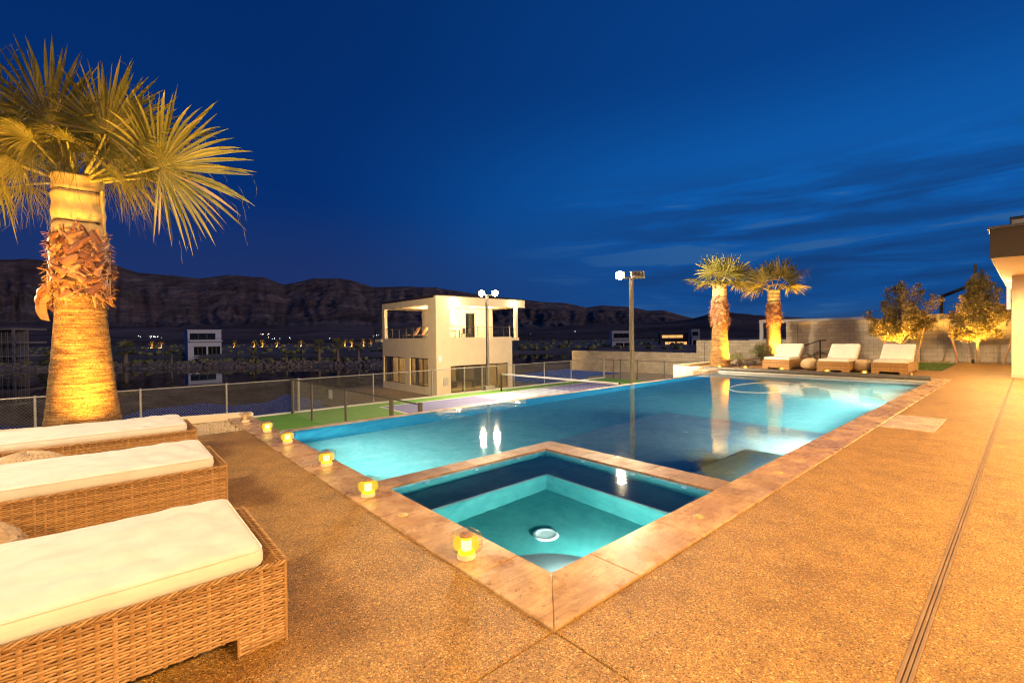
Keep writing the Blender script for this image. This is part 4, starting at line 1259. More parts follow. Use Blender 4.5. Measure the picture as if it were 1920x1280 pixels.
def window(parent, axis, f, a0, a1, z0, z1, nmull, fr=.07):
    m = MB()
    def bx(a, b, c, d, e=0.0):
        if axis == 'x': m.box((f-.04-e, a, c), (f+.04+e, b, d))
        else: m.box((a, f-.04-e, c), (b, f+.04+e, d))
    bx(a0, a1, z0, z0+fr); bx(a0, a1, z1-fr, z1); bx(a0, a0+fr, z0+fr, z1-fr); bx(a1-fr, a1, z0+fr, z1-fr)
    for k in range(1, nmull):
        q = a0+(a1-a0)*k/nmull; bx(q-fr/2, q+fr/2, z0+fr, z1-fr)
    o = hb(m).build('window', X['bronze'], parent)
    m = MB()
    if axis == 'x': m.box((f-.006, a0+.02, z0+.02), (f+.006, a1-.02, z1-.02))
    else: m.box((a0+.02, f-.006, z0+.02), (a1-.02, f+.006, z1-.02))
    hb(m).build('pane', X['glass'], o)
window(villa, 'x', .15, 5.62, 9.93, .65, 3.18, 3); window(villa, 'x', .15, 1.43, 4.63, .65, 3.17, 3); window(villa, 'y', .15, 1.45, 8.08, .14, 2.48, 5)
m = MB(); m.box((.31, .31, 4.56), (8.6, 9.9, 4.61)); m.box((4.9, 4.6, .0), (5.1, 9.9, 4.56)); m.box((8.55, .31, 0), (8.61, 9.9, 4.56)); m.box((.32, 9.86, 0), (8.6, 9.93, 4.56)); hb(m).build('interior_walls', X['interior'], villa)
m = MB(); m.box((.31, .31, -.05), (8.6, 9.9, .05)); hb(m).build('interior_floor', X['interior'], villa)
for (a, b) in ((8.95, 9.85), (5.7, 6.1), (3.9, 4.6), (1.5, 1.95)):
    m = MB(); n_ = int((b-a)/.09)
    for k in range(n_): m.box((.52+.05*(k % 2), a+.09*k, .06), (.60+.05*(k % 2), a+.09*k+.088, 3.3))
    hb(m).build('curtain', X['interior'], villa)
m = MB(); m.rbox((3.6, 4.2, .38), (2.2, .95, .66), .12, (2, 2, 2)); m.rbox((3.6, 4.6, .75), (2.2, .25, .55), .1, (2, 2, 2)); m.rbox((6.4, 3.4, .7), (1.4, 1.1, .12), .04, (2, 2, 1)); m.box((6.3, 3.3, .05), (6.5, 3.5, .65)); m.box((7.3, 4.1, .05), (8.2, 4.5, 2.0)); hb(m).build('furniture', X['dark'], villa)
# cable railings
def railing(p, q, n, h=1.0, cables=8):
    p = Vector(p); q = Vector(q); m = MB()
    for i in range(n+1):
        a = p.lerp(q, i/n); m.box((a.x-.022, a.y-.022, a.z), (a.x+.022, a.y+.022, a.z+h))
    m.tube([p+Vector((0, 0, h)), q+Vector((0, 0, h))], .022, 6)
    for k in range(cables): z = Vector((0, 0, .08+(h-.14)*k/(cables-1))); m.tube([p+z, q+z], .006, 4)
    return hb(m).build('cable_railing', X['black'], villa)
railing((.15, 9.68, 4.95), (.15, 1.4, 4.95), 6, .98); railing((1.45, .15, 4.99), (9.25, .15, 4.95), 5, 1.0); railing((-.08, 10.3, 4.9), (-.08, 11.6, 4.9), 1, 1.0); railing((-.08, 11.6, 4.9), (9.4, 11.6, 4.9), 7, 1.0)
railing((9.6, .3, 4.9), (10.5, 1.6, 4.9), 1, 1.05)
# sconces and downlights
for (x, z) in ((1.86, 8.22), (8.82, 8.33)):
    m = MB(); m.rbox((x, -.07, z), (.22, .14, .12), .03, (1, 1, 1)); o = hb(m).build('wall_floodlight', X['white'], villa)
    m = MB(); m.rbox((x, -.15, z-.02), (.16, .03, .12), .01, (1, 1, 1)); hb(m).build('lens', emit_mat('sconce_lens', (1, .80, .48), 14), o)
    point(H0+Vector((x, -.55, z-.25)), 110, (1, .76, .42), .12)
for (x, y) in ((1.9, 2.2), (1.9, 5.2), (3.4, 1.5), (5.4, 1.8), (7.4, 1.8), (4.2, 4.5)):
    m = MB(); m.lathe([(.001, 7.855), (.10, 7.855), (.11, 7.868)], (x, y, 0), 16); hb(m).build('downlight', X['bulb_s'], villa)
    point(H0+Vector((x, y, 7.6)), 330, (1, .70, .34), .06)
m = MB(); m.rbox((.35, -.03, 3.2), (.20, .06, .42), .015, (1, 1, 1)); hb(m).build('sconce', emit_mat('white_sconce', (1, .9, .7), 1.2), villa)
m = MB(); m.bbox((.62, -.12, .85), (1.12, -.002, 1.55), .01); hb(m).build('meter_box', X['grey'], villa)
point(H0+Vector((2.6, 3.0, 3.9)), 420, (1, .78, .40), .15); point(H0+Vector((6.6, 2.4, 3.9)), 420, (1, .78, .40), .15); point(H0+Vector((2.4, 7.6, 3.9)), 420, (1, .78, .40), .15)
# roof terrace furniture
def sling(x, y):
    t = thing('terrace_lounger', H0+Vector((x, y, 4.9)), 'orange sling lounger', 'terrace lounger', 'sling loungers on the villa terrace')
    o = H0+Vector((x, y, 4.9)); m = MB()
    m.box((o.x-.3, o.y-.3, o.z+.36), (o.x+.9, o.y+.3, o.z+.39)); m.build('seat', X['sling'], t)
    m = MB(); e1 = Vector((.55, 0, .84)); 
    vs = []
    for s in (0, .95):
        for yy in (-.3, .3):
            for tt in (0, .03): vs.append(o+Vector((.9, yy, .37))+e1*s+Vector((-.84, 0, .55))*tt)
    m.add(vs, [(0, 2, 6, 4), (1, 5, 7, 3), (0, 1, 3, 2), (4, 6, 7, 5), (0, 4, 5, 1), (2, 3, 7, 6)]); m.build('backrest', X['sling'], t)
    for (a, b) in ((-.25, -.27), (-.25, .27), (.85, -.27), (.85, .27)):
        m = MB(); m.tube([o+Vector((a, b, 0)), o+Vector((a, b, .37))], .02, 6); m.build('leg', X['black'], t)
    return t
for y, lab in ((4.3, 'orange sling lounger on the villa terrace, nearest the corner pier'), (5.9, 'orange sling lounger on the villa terrace, middle of the three'), (7.5, 'orange sling lounger on the villa terrace, farthest from the corner pier')):
    sling(1.3, y)['label'] = lab
tt = thing('terrace_table', H0+Vector((2.7, 1.5, 4.9)), 'dark dining table behind the villa balcony railing', 'table')
m = MB(); m.bbox((2.0, 1.05, 5.60), (3.3, 1.95, 5.65), .01); hb(m).build('table_top', X['dark'], tt)
for (a, b) in ((2.1, 1.15), (2.1, 1.85), (3.2, 1.15), (3.2, 1.85)):
    m = MB(); m.box((a-.03, b-.03, 4.9), (a+.03, b+.03, 5.6)); hb(m).build('leg', X['dark'], tt)
for (cx, lab) in ((3.75, 'dark chair pulled up to the terrace dining table'), (4.45, 'dark chair standing apart near the terrace door')):
    ct = thing('terrace_chair', H0+Vector((cx, 1.5, 4.9)), lab, 'chair', 'dark chairs on the villa terrace')
    m = MB(); m.bbox((cx-.22, 1.28, 5.33), (cx+.22, 1.72, 5.37), .008); hb(m).build('seat', X['dark'], ct)
    m = MB(); m.bbox((cx+.19, 1.28, 5.37), (cx+.23, 1.72, 5.85), .008); hb(m).build('backrest', X['dark'], ct)
    for (a, b) in ((-.2, -.2), (-.2, .2), (.2, -.2), (.2, .2)):
        m = MB(); m.box((cx+a-.015, 1.5+b-.015, 4.9), (cx+a+.015, 1.5+b+.015, 5.33)); hb(m).build('leg', X['dark'], ct)
# spiral stair at the right rear corner
st = thing('spiral_stair', H0+Vector((10.6, 2.6, 0)), 'black spiral staircase at the right side of the villa', 'staircase')
m = MB(); m.tube([H0+Vector((10.6, 2.6, 0)), H0+Vector((10.6, 2.6, 6.1))], .06, 8); m.build('newel', X['galv'], st)
m = MB()
for k in range(22):
    a = k*R(24); c = H0+Vector((10.6, 2.6, .22*(k+1))); d1 = Vector((math.cos(a), math.sin(a), 0)); d2 = Vector((math.cos(a+R(26)), math.sin(a+R(26)), 0)); z = Vector((0, 0, .04))
    m.add([c, c+d1*.95, c+d2*.95, c+z, c+d1*.95+z, c+d2*.95+z], [(0, 2, 1), (3, 4, 5), (0, 1, 4, 3), (1, 2, 5, 4), (2, 0, 3, 5)])
m.build('treads', X['black'], st)
m = MB(); m.tube([H0+Vector((10.6+.95*math.cos(k*R(12)), 2.6+.95*math.sin(k*R(12)), .22+.11*k+.9)) for k in range(44)], .025, 6); m.build('handrail', X['black'], st, True)

# ------------------------------------------------------------------ block wall, garden, right house
t = thing('block_wall', (27.6, 5, 0), 'long stepped grey concrete block wall at the end of the garden', 'wall')
for (v0, v1, z1, ) in ((-9, 2.0, 2.13), (2.0, 7.80, 1.97), (7.80, 13.15, .92), (13.15, 24, .08)):
    m = MB(); m.box((27.6, v0, -1.5), (27.8, v1, z1)); m.build('wall_step', X['block'], t)
    m = MB(); m.bbox((27.585, v0+.002, z1), (27.815, v1-.002, z1+.055), .008); m.build('cap_course', X['block'], t)
for v in (2.0, 7.2, 12.6, -3.2):
    m = MB(); m.box((27.592, v-.012, -1.4), (27.60, v+.012, .85 if v > 8 else 1.9)); m.build('control_joint', X['bronze'], t)
m = MB()
m.prism([(.40, 7.895), (.40, 8.12), (-9, 10.65), (-9, 10.43)], -1.42, .06); tag(m.build('garden_curb', X['curb']), 'pale yellow curb wall behind the big palm bed', 'curb')
m = MB(); m.bbox((16.35, 8.3, -1.5), (27.58, 8.52, .10), .02); m.bbox((16.35, 7.36, -1.5), (16.58, 8.298, .06), .02); tag(m.build('retaining_wall', X['curb']), 'low cream retaining wall behind the first far palm', 'wall')
m = MB(); m.prism([(-.004, 6.59), (-.004, 7.885), (-9, 10.42), (-9, 6.59)], -1.42, -.03); tag(m.build('gravel_bed', X['gravel_gold']), kind='structure')
m = MB(); m.box((20.26, .56, -.2), (27.58, 8.29, -.02)); m.box((25.41, -9, -.2), (27.58, .555, -.02)); tag(m.build('garden_gravel', X['gravel']), kind='structure')
m = MB()
rs = random.Random(5)
for k in range(900):
    x = -rs.uniform(.02, .62); y = rs.uniform(6.62, 7.8); s = rs.uniform(.008, .022); m.ico((x, y, -.028+s*.4), s, (1, rs.uniform(.7, 1.2), .7), .2, (5, 3), k)
for k in range(900):
    x = rs.uniform(20.3, 27.5); y = rs.uniform(.6, 8.2); s = rs.uniform(.015, .05); m.ico((x, y, -.02+s*.3), s, (1, rs.uniform(.7, 1.2), .7), .2, (5, 3), k)
tag(m.build('gravel', X['rock_gold']), 'loose gold gravel scattered in the planting beds', 'gravel', kind='stuff')

# lawn strip
m = MB(); m.box((20.3, .60, -.1), (25.2, 2.6, .005)); tag(m.build('lawn_soil', X['soil']), kind='structure')
m = MB()
for k in range(9000):
    x = rs.uniform(20.3, 25.2); y = rs.uniform(.60, 2.6); h = rs.uniform(.025, .06); a = rs.uniform(0, PI); w = .006
    dx, dy = w*math.cos(a), w*math.sin(a); l = rs.uniform(-.03, .03), rs.uniform(-.03, .03)
    m.add([(x-dx, y-dy, .004), (x+dx, y+dy, .004), (x+l[0], y+l[1], h)], [(0, 1, 2)])
tag(m.build('grass', X['grass']), 'strip of short green lawn beside the last far lounger', 'grass', kind='stuff')

def leafy(m, c, n, rad, size, rs, up=.2):
    for k in range(n):
        while True:
            p = Vector((rs.uniform(-1, 1), rs.uniform(-1, 1), rs.uniform(-1, 1)))
            if p.length < 1: break
        p = Vector(c)+p*rad
        d = Vector((rs.gauss(0, 1), rs.gauss(0, 1), rs.gauss(0, 1)+up)).normalized(); s = d.orthogonal().normalized(); nn = d.cross(s)
        s = (s*math.cos(k)+nn*math.sin(k)); l = size*rs.uniform(.7, 1.3); w = l*.24
        q = d.cross(s)*w*.4
        m.add([p, p+d*l*.5+s*w+q, p+d*l, p+d*l*.5-s*w+q, p+d*l*.5], [(0, 1, 4), (1, 2, 4), (2, 3, 4), (3, 0, 4)])

def young_tree(x, y, h, label, seed, spread, stakes):
    rs = random.Random(seed)
    t = thing('staked_tree', (x, y, 0), label, 'tree', 'young staked trees by the block wall')
    m = MB(); lf = MB(); z0 = .95
    m.tube([(x, y, -.05), (x+.02, y+.01, .5), (x-.01, y+.03, 1.1), (x+.02, y, 1.6)], [.055, .048, .04, .032], 10)
    tips = []
    for k in range(46):
        th = k*2.4+rs.uniform(-.4, .4); zs = rs.uniform(.75, 1.6); hf = rs.uniform(.05, 1)
        end = Vector((x+math.cos(th)*spread*rs.uniform(.35, 1.0)*math.sin(PI*min(.95, .22+hf*.72)), y+math.sin(th)*spread*rs.uniform(.35, 1.0)*math.sin(PI*min(.95, .22+hf*.72)), z0+(h-z0)*hf*rs.uniform(.8, 1.05)))
        b = Vector((x, y, zs)); mid = b.lerp(end, .5)+Vector((rs.uniform(-.12, .12), rs.uniform(-.12, .12), rs.uniform(.02, .2)))
        m.tube([b, b.lerp(mid, .6), mid, end], [.022, .016, .012, .005], 5)
        for f in (.55, .75, .92, 1.05):
            c = b.lerp(mid, min(1, f*2)) if f < .5 else mid.lerp(end, (f-.5)*2)
            tips.append((c, .26-.08*f))
        tw = end+Vector((rs.uniform(-.2, .2), rs.uniform(-.2, .2), rs.uniform(.05, .32))); m.tube([end, tw], [.005, .003], 4, False); tips.append((tw, .10))
    for (c, r) in tips: leafy(lf, c, 66, r*1.1, .095, rs)
    m.build('trunk', X['bark'], t, True); lf.build('crown', X['olive'], t)
    for (ox, oy, tx, ty) in stakes:
        m = MB(); m.tube([(x+ox, y+oy, -.05), (x+tx, y+ty, 1.75)], .036, 10); m.build('stake', X['stake'], t, True, 40)
young_tree(26.2, 2.52, 3.55, 'young staked tree with airy crown behind the last far lounger', 31, 1.38, ((.1, .75, .1, .5), (-.1, -.55, .05, -.85)))
young_tree(26.6, .02, 3.5, 'young staked tree with bright lit trunk next to the right house', 47, 1.0, ((.1, .62, .1, .95), (-.1, -.75, .05, -1.15)))

def shrub(x, y, r, h, label, seed, n=700, mt='shrub', size=.06, nm='shrub'):
    rs = random.Random(seed); t = thing(nm, (x, y, 0), label, 'shrub', 'low shrubs in the far garden')
    m = MB(); st_ = MB()
    for k in range(26):
        th = rs.uniform(0, 2*PI); q = rs.uniform(.2, 1); e = Vector((x+r*q*math.cos(th), y+r*q*math.sin(th), h*(1-.55*q*q)*rs.uniform(.75, 1.1)))
        st_.tube([(x, y, -.02), Vector((x, y, 0)).lerp(e, .5)+Vector((0, 0, .05)), e], [.012, .008, .004], 4, False)
        leafy(m, e, n//26, r*.26, size, rs, .8)
        leafy(m, Vector((x, y, 0)).lerp(e, .6), n//40, r*.22, size, rs, .8)
    m.build('foliage', X[mt], t); st_.build('stems', X['bark'], t)
shrub(21.6, 6.85, .62, .78, 'round pale green shrub between the two far palms', 1, 1500)
shrub(20.6, 7.60, .30, .45, 'small shrub right behind the first far palm trunk', 2, 500)
shrub(26.6, 4.55, .35, .35, 'low dark green shrub behind the middle far lounger', 3, 500, 'olive')
shrub(26.9, 6.0, .30, .35, 'small dry shrub behind the steel handrail', 4, 260, 'olive')
t = thing('tufted_grass', (26.7, 5.25, 0), 'spiky grass tuft rising behind the middle far lounger backrest', 'plant')
m = MB()
for k in range(150):
    th = rs.uniform(0, 2*PI); e = rs.uniform(.15, 1.25); L_ = rs.uniform(.6, .95); d = Vector((math.cos(th)*math.cos(e), math.sin(th)*math.cos(e), math.sin(e))); s = Vector((-math.sin(th), math.cos(th), 0))
    b = Vector((26.7, 5.25, 0)); vs = []
    for i in range(6):
        q = i/5; c = b+d*L_*q-Vector((0, 0, .35*L_*q*q*(1.2-e*.6))); w = .010*(1-q)+.0015; vs += [c-s*w, c+s*w]
    m.add(vs, [(2*i, 2*i+1, 2*i+3, 2*i+2) for i in range(5)])
m.build('blades', X['shrub'], t)
for (x, y, r, sq, mt, lab) in ((19.9, 7.35, .20, (1.1, .9, .75), 'rock', 'dark rounded boulder right of the first far palm'), (19.6, 6.55, .13, (1, 1, 1.1), 'rock', 'small dark rock on the gravel in front of the pale shrub'), (26.2, 5.75, .28, (1.5, 1, .7), 'rock_gold', 'pale sandstone boulder behind the first far lounger backrest'),
                         (26.4, 6.4, .22, (1.3, 1, .7), 'rock_gold', 'pale sandstone boulder left of the steel handrail'), (26.5, 4.95, .25, (1.4, 1, .8), 'rock_gold', 'pale boulder behind the middle far lounger')):
    m = MB(); m.ico((x, y, r*sq[2]*.55), r, sq, .10, (14, 9), int(x*10)); tag(m.build('boulder', X[mt], None, True), lab, 'rock', 'boulders in the far garden')
t = thing('handrail', (25.6, 5.6, 0), 'black steel handrail sloping down behind the first far lounger', 'handrail')
m = MB(); m.bbox((25.57, 5.57, -.05), (25.63, 5.63, .97), .004); m.build('post', X['black'], t)
m = MB(); m.tube([(25.6, 5.35, .985), (25.6, 5.6, .985), (25.6, 6.75, .55)], .028, 8); m.build('rail', X['black'], t)

# right house: wall end, deep patio roof with dark fascia, parapet behind
hs = thing('patio_house', (18.24, -1.12, 0), 'cream stucco house corner with deep flat patio roof and dark fascia', 'house')
m = MB(); m.box((18.24, -9, .0), (26.5, -1.12, 2.985)); m.build('wall', X['cream'], hs)
m = MB(); m.box((18.225, -9, .0), (26.5, -1.108, .10)); m.build('base_strip', X['concrete'], hs)
m = MB(); m.box((13.05, -9, 2.985), (26.5, -.93, 3.03)); m.build('soffit', X['soffit'], hs)
m = MB()
for (a, b) in ((-1.75, -.90), (-2.85, -1.757), (-3.95, -2.857), (-6, -3.957)): m.bbox((13.0, a, 2.975), (13.05, b, 3.60), .004)
x = 13.05
while x < 26.4: m.bbox((x+.002, -.93, 2.975), (x+1.09, -.895, 3.60), .004); x += 1.097
m.build('fascia', X['fascia'], hs)
m = MB(); m.box((12.96, -9, 3.60), (26.5, -.86, 3.66)); m.box((13.05, -9, 3.03), (26.5, -.93, 3.60)); m.build('roof', X['bronze'], hs)
m = MB(); m.box((18.24, -9, 3.66), (26, -1.12, 4.60)); pr = m.build('parapet', X['cream'], hs)
m = MB(); m.box((18.2, -9, 4.60), (26.05, -1.08, 4.68)); m.build('cap_flashing', X['black'], pr)
for (x, y) in ((14.3, -2.4), (16.6, -2.4), (14.3, -4.6), (16.6, -4.6)):
    m = MB(); m.lathe([(.001, 2.978), (.07, 2.978), (.085, 2.984)], (x, y, 0), 20); m.build('downlight', X['bulb_s'], hs)
m = MB(); m.tube([(20.1, -1.02, 2.05), (20.1, -1.02, 2.95)], .045, 10); dn = m.build('linear_sconce', emit_mat('linear_lamp', (1, .78, .46), 1.3), hs, True, 40); point((20.3, -.75, 2.5), 190, (1, .62, .22), .15); point((23.3, -.8, 2.5), 190, (1, .62, .22), .15)
m = MB(); m.box((20.06, -1.12, 2.4), (20.14, -1.06, 2.48)); m.box((20.06, -1.12, 2.6), (20.14, -1.06, 2.68)); m.build('bracket', X['galv'], dn)

# structures just beyond the block wall
t = thing('flat_roof_carport', (34, 9.6, -1.4), 'white flat roof frame beyond the block wall behind the second far palm', 'carport')
m = MB(); m.bbox((34, 5.6, 2.12), (38, 11.6, 2.34), .02); m.build('roof', X['white'], t)
m = MB(); m.box((34.02, 11.35, -1.4), (34.22, 11.58, 2.12)); m.build('column', X['white'], t)
m = MB(); m.box((34.05, 5.0, -1.4), (34.3, 11.35, .95)); m.build('low_wall', X['pale'], t); m = MB(); m.bbox((33.7, 9.2, .78), (34.04, 12.2, .92), .01); m.build('ledge', X['white'], t)
t = thing('steel_frame', (33, 1.2, -1.4), 'black steel portal frame rising beyond the block wall between the trees', 'steel frame')
m = MB(); m.bbox((32.93, 1.70, -1.4), (33.07, 1.86, 3.30), .01); m.build('post', X['bronze'], t); m = MB(); m.tube([(33, 1.78, 3.28), (33, .9, 3.68), (36.5, .2, 3.9)], .09, 4); m.build('beam', X['bronze'], t)
for (y, z) in ((.46, 4.9), (.20, 4.6)):
    m = MB(); m.bbox((32.93, y-.07, -1.4), (33.07, y+.07, z), .01); m.build('post', X['bronze'], t)

# ------------------------------------------------------------------ far shore
def far_frame(px, y, d):
    a = (px-960)/858.0
    return Vector((CAM.x+d*(fwd.x+a*rgt.x), CAM.y+d*(fwd.y+a*rgt.y), CAM.z+d*((630-(px-960)*.0125)-y)/858.0))
def lake_house(px0, px1, ytop, d, label, lit=False, ybase=690, name='lake_house', dark=False):
    s = d/858.0; o = far_frame(px0, ytop, d)
    t = thing(name, (o.x, o.y, -4.2), label, 'house', 'houses on the far shore')
    dv = Vector((o.x-CAM.x, o.y-CAM.y, 0)).normalized(); rv = Vector((dv.y, -dv.x, 0)); q_ = Matrix.Rotation(R(5), 3, 'Z'); fdir = q_ @ dv; rdir = q_ @ rv
    W = (px1-px0)*s*dv.dot(fwd); z1 = o.z; z0 = -5.2; Hh = z1-z0
    def loc(m):
        m.v = [tuple(Vector((o.x, o.y, 0))+rdir*x+fdir*y+UP*z) for (x, y, z) in m.v]; return m
    wm = X['far_dark'] if dark else X['pale']
    m = MB(); ops = [(.06*W, .82*W, z1-.355*Hh, z1-.11*Hh), (.17*W, .54*W, z1-.93*Hh, z1-.60*Hh), (.59*W, .96*W, z1-.93*Hh, z1-.60*Hh)]
    wall_open(m, 'y', 0, .5, 0, W, z0, z1, ops); m.box((0, .5, z0), (.4, 12, z1)); m.box((W-.4, .5, z0), (W, 12, z1)); m.box((.4, 6, z0), (W-.4, 6.3, z1)); loc(m).build('wall', wm, t)
    m = MB(); m.box((-.2, -.3, z1), (W+.2, 12, z1+.25)); loc(m).build('roof', wm, t)
    m = MB(); m.box((.4, -1.1, z1-.42*Hh), (W+.25, -.02, z1-.385*Hh)); fl = loc(m).build('balcony', wm, t)
    m = MB()
    for k in range(9): m.box((.5+(W-.4)*k/8-.03, -1.08, z1-.385*Hh), (.5+(W-.4)*k/8+.03, -1.02, z1-.30*Hh))
    m.box((.4, -1.09, z1-.302*Hh), (W+.2, -1.0, z1-.295*Hh)); loc(m).build('railing', X['black'], fl)
    for (a, b, c, e) in ops:
        m = MB(); m.box((a, .3, c), (b, .36, e)); w_ = loc(m).build('window', X['lamplit'] if lit else X['darkglass'], t)
        m = MB()
        for k in range(4): q = a+(b-a)*k/3; m.box((q-.09, .2, c), (q+.09, .29, e))
        m.box((a, .2, e-.15), (b, .29, e)); m.box((a, .2, c), (b, .29, c+.15)); loc(m).build('frame', X['bronze'], w_)
    return t
lake_house(352, 418, 619, 171, 'pale two storey house mirrored in the lake behind the rock bank')
lake_house(1148, 1186, 621, 190, 'pale frame house across the water beside the right floodlight pole')
lake_house(1297, 1312, 618, 230, 'small pale house at the far right of the opposite shore')
lake_house(1238, 1290, 625, 235, 'dark low house with amber lit windows on the opposite shore', lit=True, dark=True)
# scaffolded building at the left edge
o = far_frame(0, 615, 120); s = .14
sc = thing('scaffolded_building', (o.x, o.y, -6), 'unfinished brown building wrapped in scaffolding at the left edge', 'building')
def loc2(m): m.v = [tuple(Vector((o.x, o.y, 0))+rgt*x+fwd*y+UP*z) for (x, y, z) in m.v]; return m
m = MB(); z1 = o.z
for k in range(4): m.box((-14, 0, z1-.5-3.6*k), (3.2, 9, z1-3.6*k))
for x in (-14, -8, -3, 2.7): m.box((x, .3, -6.5), (x+.5, .8, z1-.5))
m.box((-14, 4, -6.5), (3, 4.3, z1-.5)); loc2(m).build('structure_frame', mat('brown_building', (.24, .18, .13), (.30, .23, .17), .5, .9), sc)
m = MB()
for i in range(9):
    for yy in (-.4, -1.4):
        m.box((-6+1.6*i-.04, yy-.04, -6.5), (-6+1.6*i+.04, yy+.04, z1-1))
for k in range(6): m.box((-6, -1.44, z1-1.6-2.0*k), (6.9, -1.36, z1-1.52-2.0*k)); m.box((-6, -1.3, z1-2.4-2.0*k), (6.9, -.5, z1-2.34-2.0*k))
loc2(m).build('scaffold', X['galv'], sc)

def small_palm(px, ybase, htop, cw, d, label, group, seed, lit=False):
    rs = random.Random(seed); s = d/858.0
    b = far_frame(px, ybase, d); h = (ybase-htop)*s; r = cw*s/2
    t = thing('shore_palm', b, label, 'palm tree', group)
    m = MB(); m.tube([b-UP*.8, b+UP*h*.35, b+UP*(h-r*.9)], [r*.2, r*.15, r*.12], 8); m.build('trunk', X['bark'], t, True)
    m = MB(); c = b+UP*(h-r*.95)
    for k in range(30):
        th = k*2.4; e = rs.uniform(-.5, 1.3); d_ = Vector((math.cos(th)*math.cos(e), math.sin(th)*math.cos(e), math.sin(e))); sd = Vector((-math.sin(th), math.cos(th), 0))
        q = c+d_*r*.45; n_ = 9
        for i in range(n_):
            a = (i/(n_-1)-.5)*2.6; dd = (d_*math.cos(a)+sd*math.sin(a)); e_ = q+dd*r*.6*rs.uniform(.8, 1.1)-UP*r*.12; w = sd.cross(dd).cross(dd)*r*.075
            m.add([q-w, q+w, e_], [(0, 1, 2)])
        m.add([c-sd*r*.02, c+sd*r*.02, q], [(0, 1, 2)])
    m.build('crown', X['palm_dark'], t)
    if lit:
        l = MB(); p = b-fwd*r*.5+UP*.25; l.ico(p, .16, (1, 1, .6), 0, (8, 5)); l.build('uplight', X['amber'], t)
        point(p-fwd*r*.5+UP*.4, 900, (1, .5, .12), .2)
for i, (px, yb, ht, cw, lab) in enumerate(((92, 693, 652, 40, 'dim palm on the rock bank just left of the big palm trunk'), (235, 688, 633, 50, 'tallest dim palm on the rock bank just right of the big palm trunk'), (321, 684, 652, 22, 'thin dim tree on the rock bank left of the pale lake house'),
        (598, 681, 632, 34, 'dim palm on the rock bank far right, left one of two neighbours'), (633, 680, 630, 34, 'dim palm on the rock bank nearest the villa, right one of two'), (475, 682, 655, 24, 'slender dim tree on the rock bank right of the pale lake house'), (537, 681, 655, 20, 'small slender dim tree midway along the bank'), (672, 678, 642, 26, 'dim bushy palm beside the left wall of the villa'))):
    small_palm(px, yb, ht, cw, 107, lab, 'dim palms on the rock bank', 60+i)
for i, (px, nm) in enumerate(((285, 'first from the big palm'), (303, 'second from the big palm'), (440, 'first right of the pale lake house'), (477, 'second right of the pale lake house'), (493, 'third right of the pale lake house'), (520, 'fourth right of the pale lake house'), (565, 'alone right of the fifth gap'), (647, 'leftmost of the four beside the villa'), (660, 'second of the four beside the villa'), (682, 'third of the four beside the villa'), (696, 'nearest the villa wall'))):
    small_palm(px, 652.5-(px-285)*.011, 638-(px-285)*.011, 13, 300, 'tiny amber lit palm across the lake, '+nm, 'tiny amber lit palms across the lake', 90+i, True)

mb = MB()
rs = random.Random(77)
for k in range(520):
    px = rs.uniform(-150, 1350); d = 176+rs.uniform(0, 1)**1.6*260; a = (px-960)/858.0
    x = CAM.x+d*(fwd.x+a*rgt.x); y = CAM.y+d*(fwd.y+a*rgt.y); r = rs.uniform(.5, 1.6)
    mb.ico((x, y, ground_z(x, y)+r*.3), r, (1, 1, .7), .35, (6, 4), k)
for k in range(160):
    px = rs.uniform(-200, 740); o_ = rs.uniform(-1, 3); x, y = bank_pt(px, 108+o_); r = rs.uniform(.3, .8)
    mb.ico((x, y, -4.0+r*.4), r, (1, 1, .8), .4, (6, 4), k)
tag(mb.build('scrub', X['palm_dark']), 'low dark scrub dotted over the far shore and rock bank', 'scrub', kind='stuff')
# lights of the town below the mountains
rs = random.Random(12)
def town(px, y, d, r, white):
    p = far_frame(px, y, d); m = MB(); m.ico(p, r, (1, 1, .8), 0, (6, 4))
    o_ = tag(m.build('town_lamp', X['town_w'] if white else X['town']), 'tiny lamp glowing among the lights below the dark mountains', 'town light', 'lights of the town below the mountains')
for (a, b, n, y0, y1, wh) in ((281, 303, 11, 629, 633, True), (258, 264, 2, 630, 632, True), (488, 508, 9, 625, 628, False), (503, 545, 8, 632, 637, True), (575, 625, 10, 633, 638, True), (430, 470, 6, 637, 641, False), (548, 570, 6, 637, 640, False), (700, 714, 3, 625, 640, True), (1075, 1100, 8, 618, 632, True), (985, 1015, 4, 624, 640, False)):
    for k in range(n): town(rs.uniform(a, b), rs.uniform(y0, y1), 870, rs.uniform(.22, .55), wh and rs.random() < .75)

# ------------------------------------------------------------------ dusk sky
w = bpy.data.worlds.new('World'); scene.world = w; w.use_nodes = True
nt = w.node_tree; nt.nodes.clear()
def wn(t, **k):
    n = nt.nodes.new(t)
    for a, b in k.items(): setattr(n, a, b)
    return n
def wl(a, b): nt.links.new(a, b)
def wmath(op, a, b=None):
    n = wn('ShaderNodeMath', operation=op)
    for i, q in enumerate((a, b)):
        if q is None: continue
        if isinstance(q, (int, float)): n.inputs[i].default_value = q
        else: wl(q, n.inputs[i])
    return n.outputs[0]
out = wn('ShaderNodeOutputWorld'); bg = wn('ShaderNodeBackground'); wl(bg.outputs[0], out.inputs[0])
tc = wn('ShaderNodeTexCoord'); sp = wn('ShaderNodeSeparateXYZ'); wl(tc.outputs['Generated'], sp.inputs[0])
def wramp(f, st):
    n = wn('ShaderNodeValToRGB'); cr = n.color_ramp; cr.interpolation = 'EASE'
    while len(cr.elements) < len(st): cr.elements.new(.5)
    for e, (p, c) in zip(cr.elements, st): e.position = p; e.color = (*c, 1)
    wl(f, n.inputs[0]); return n.outputs[0]
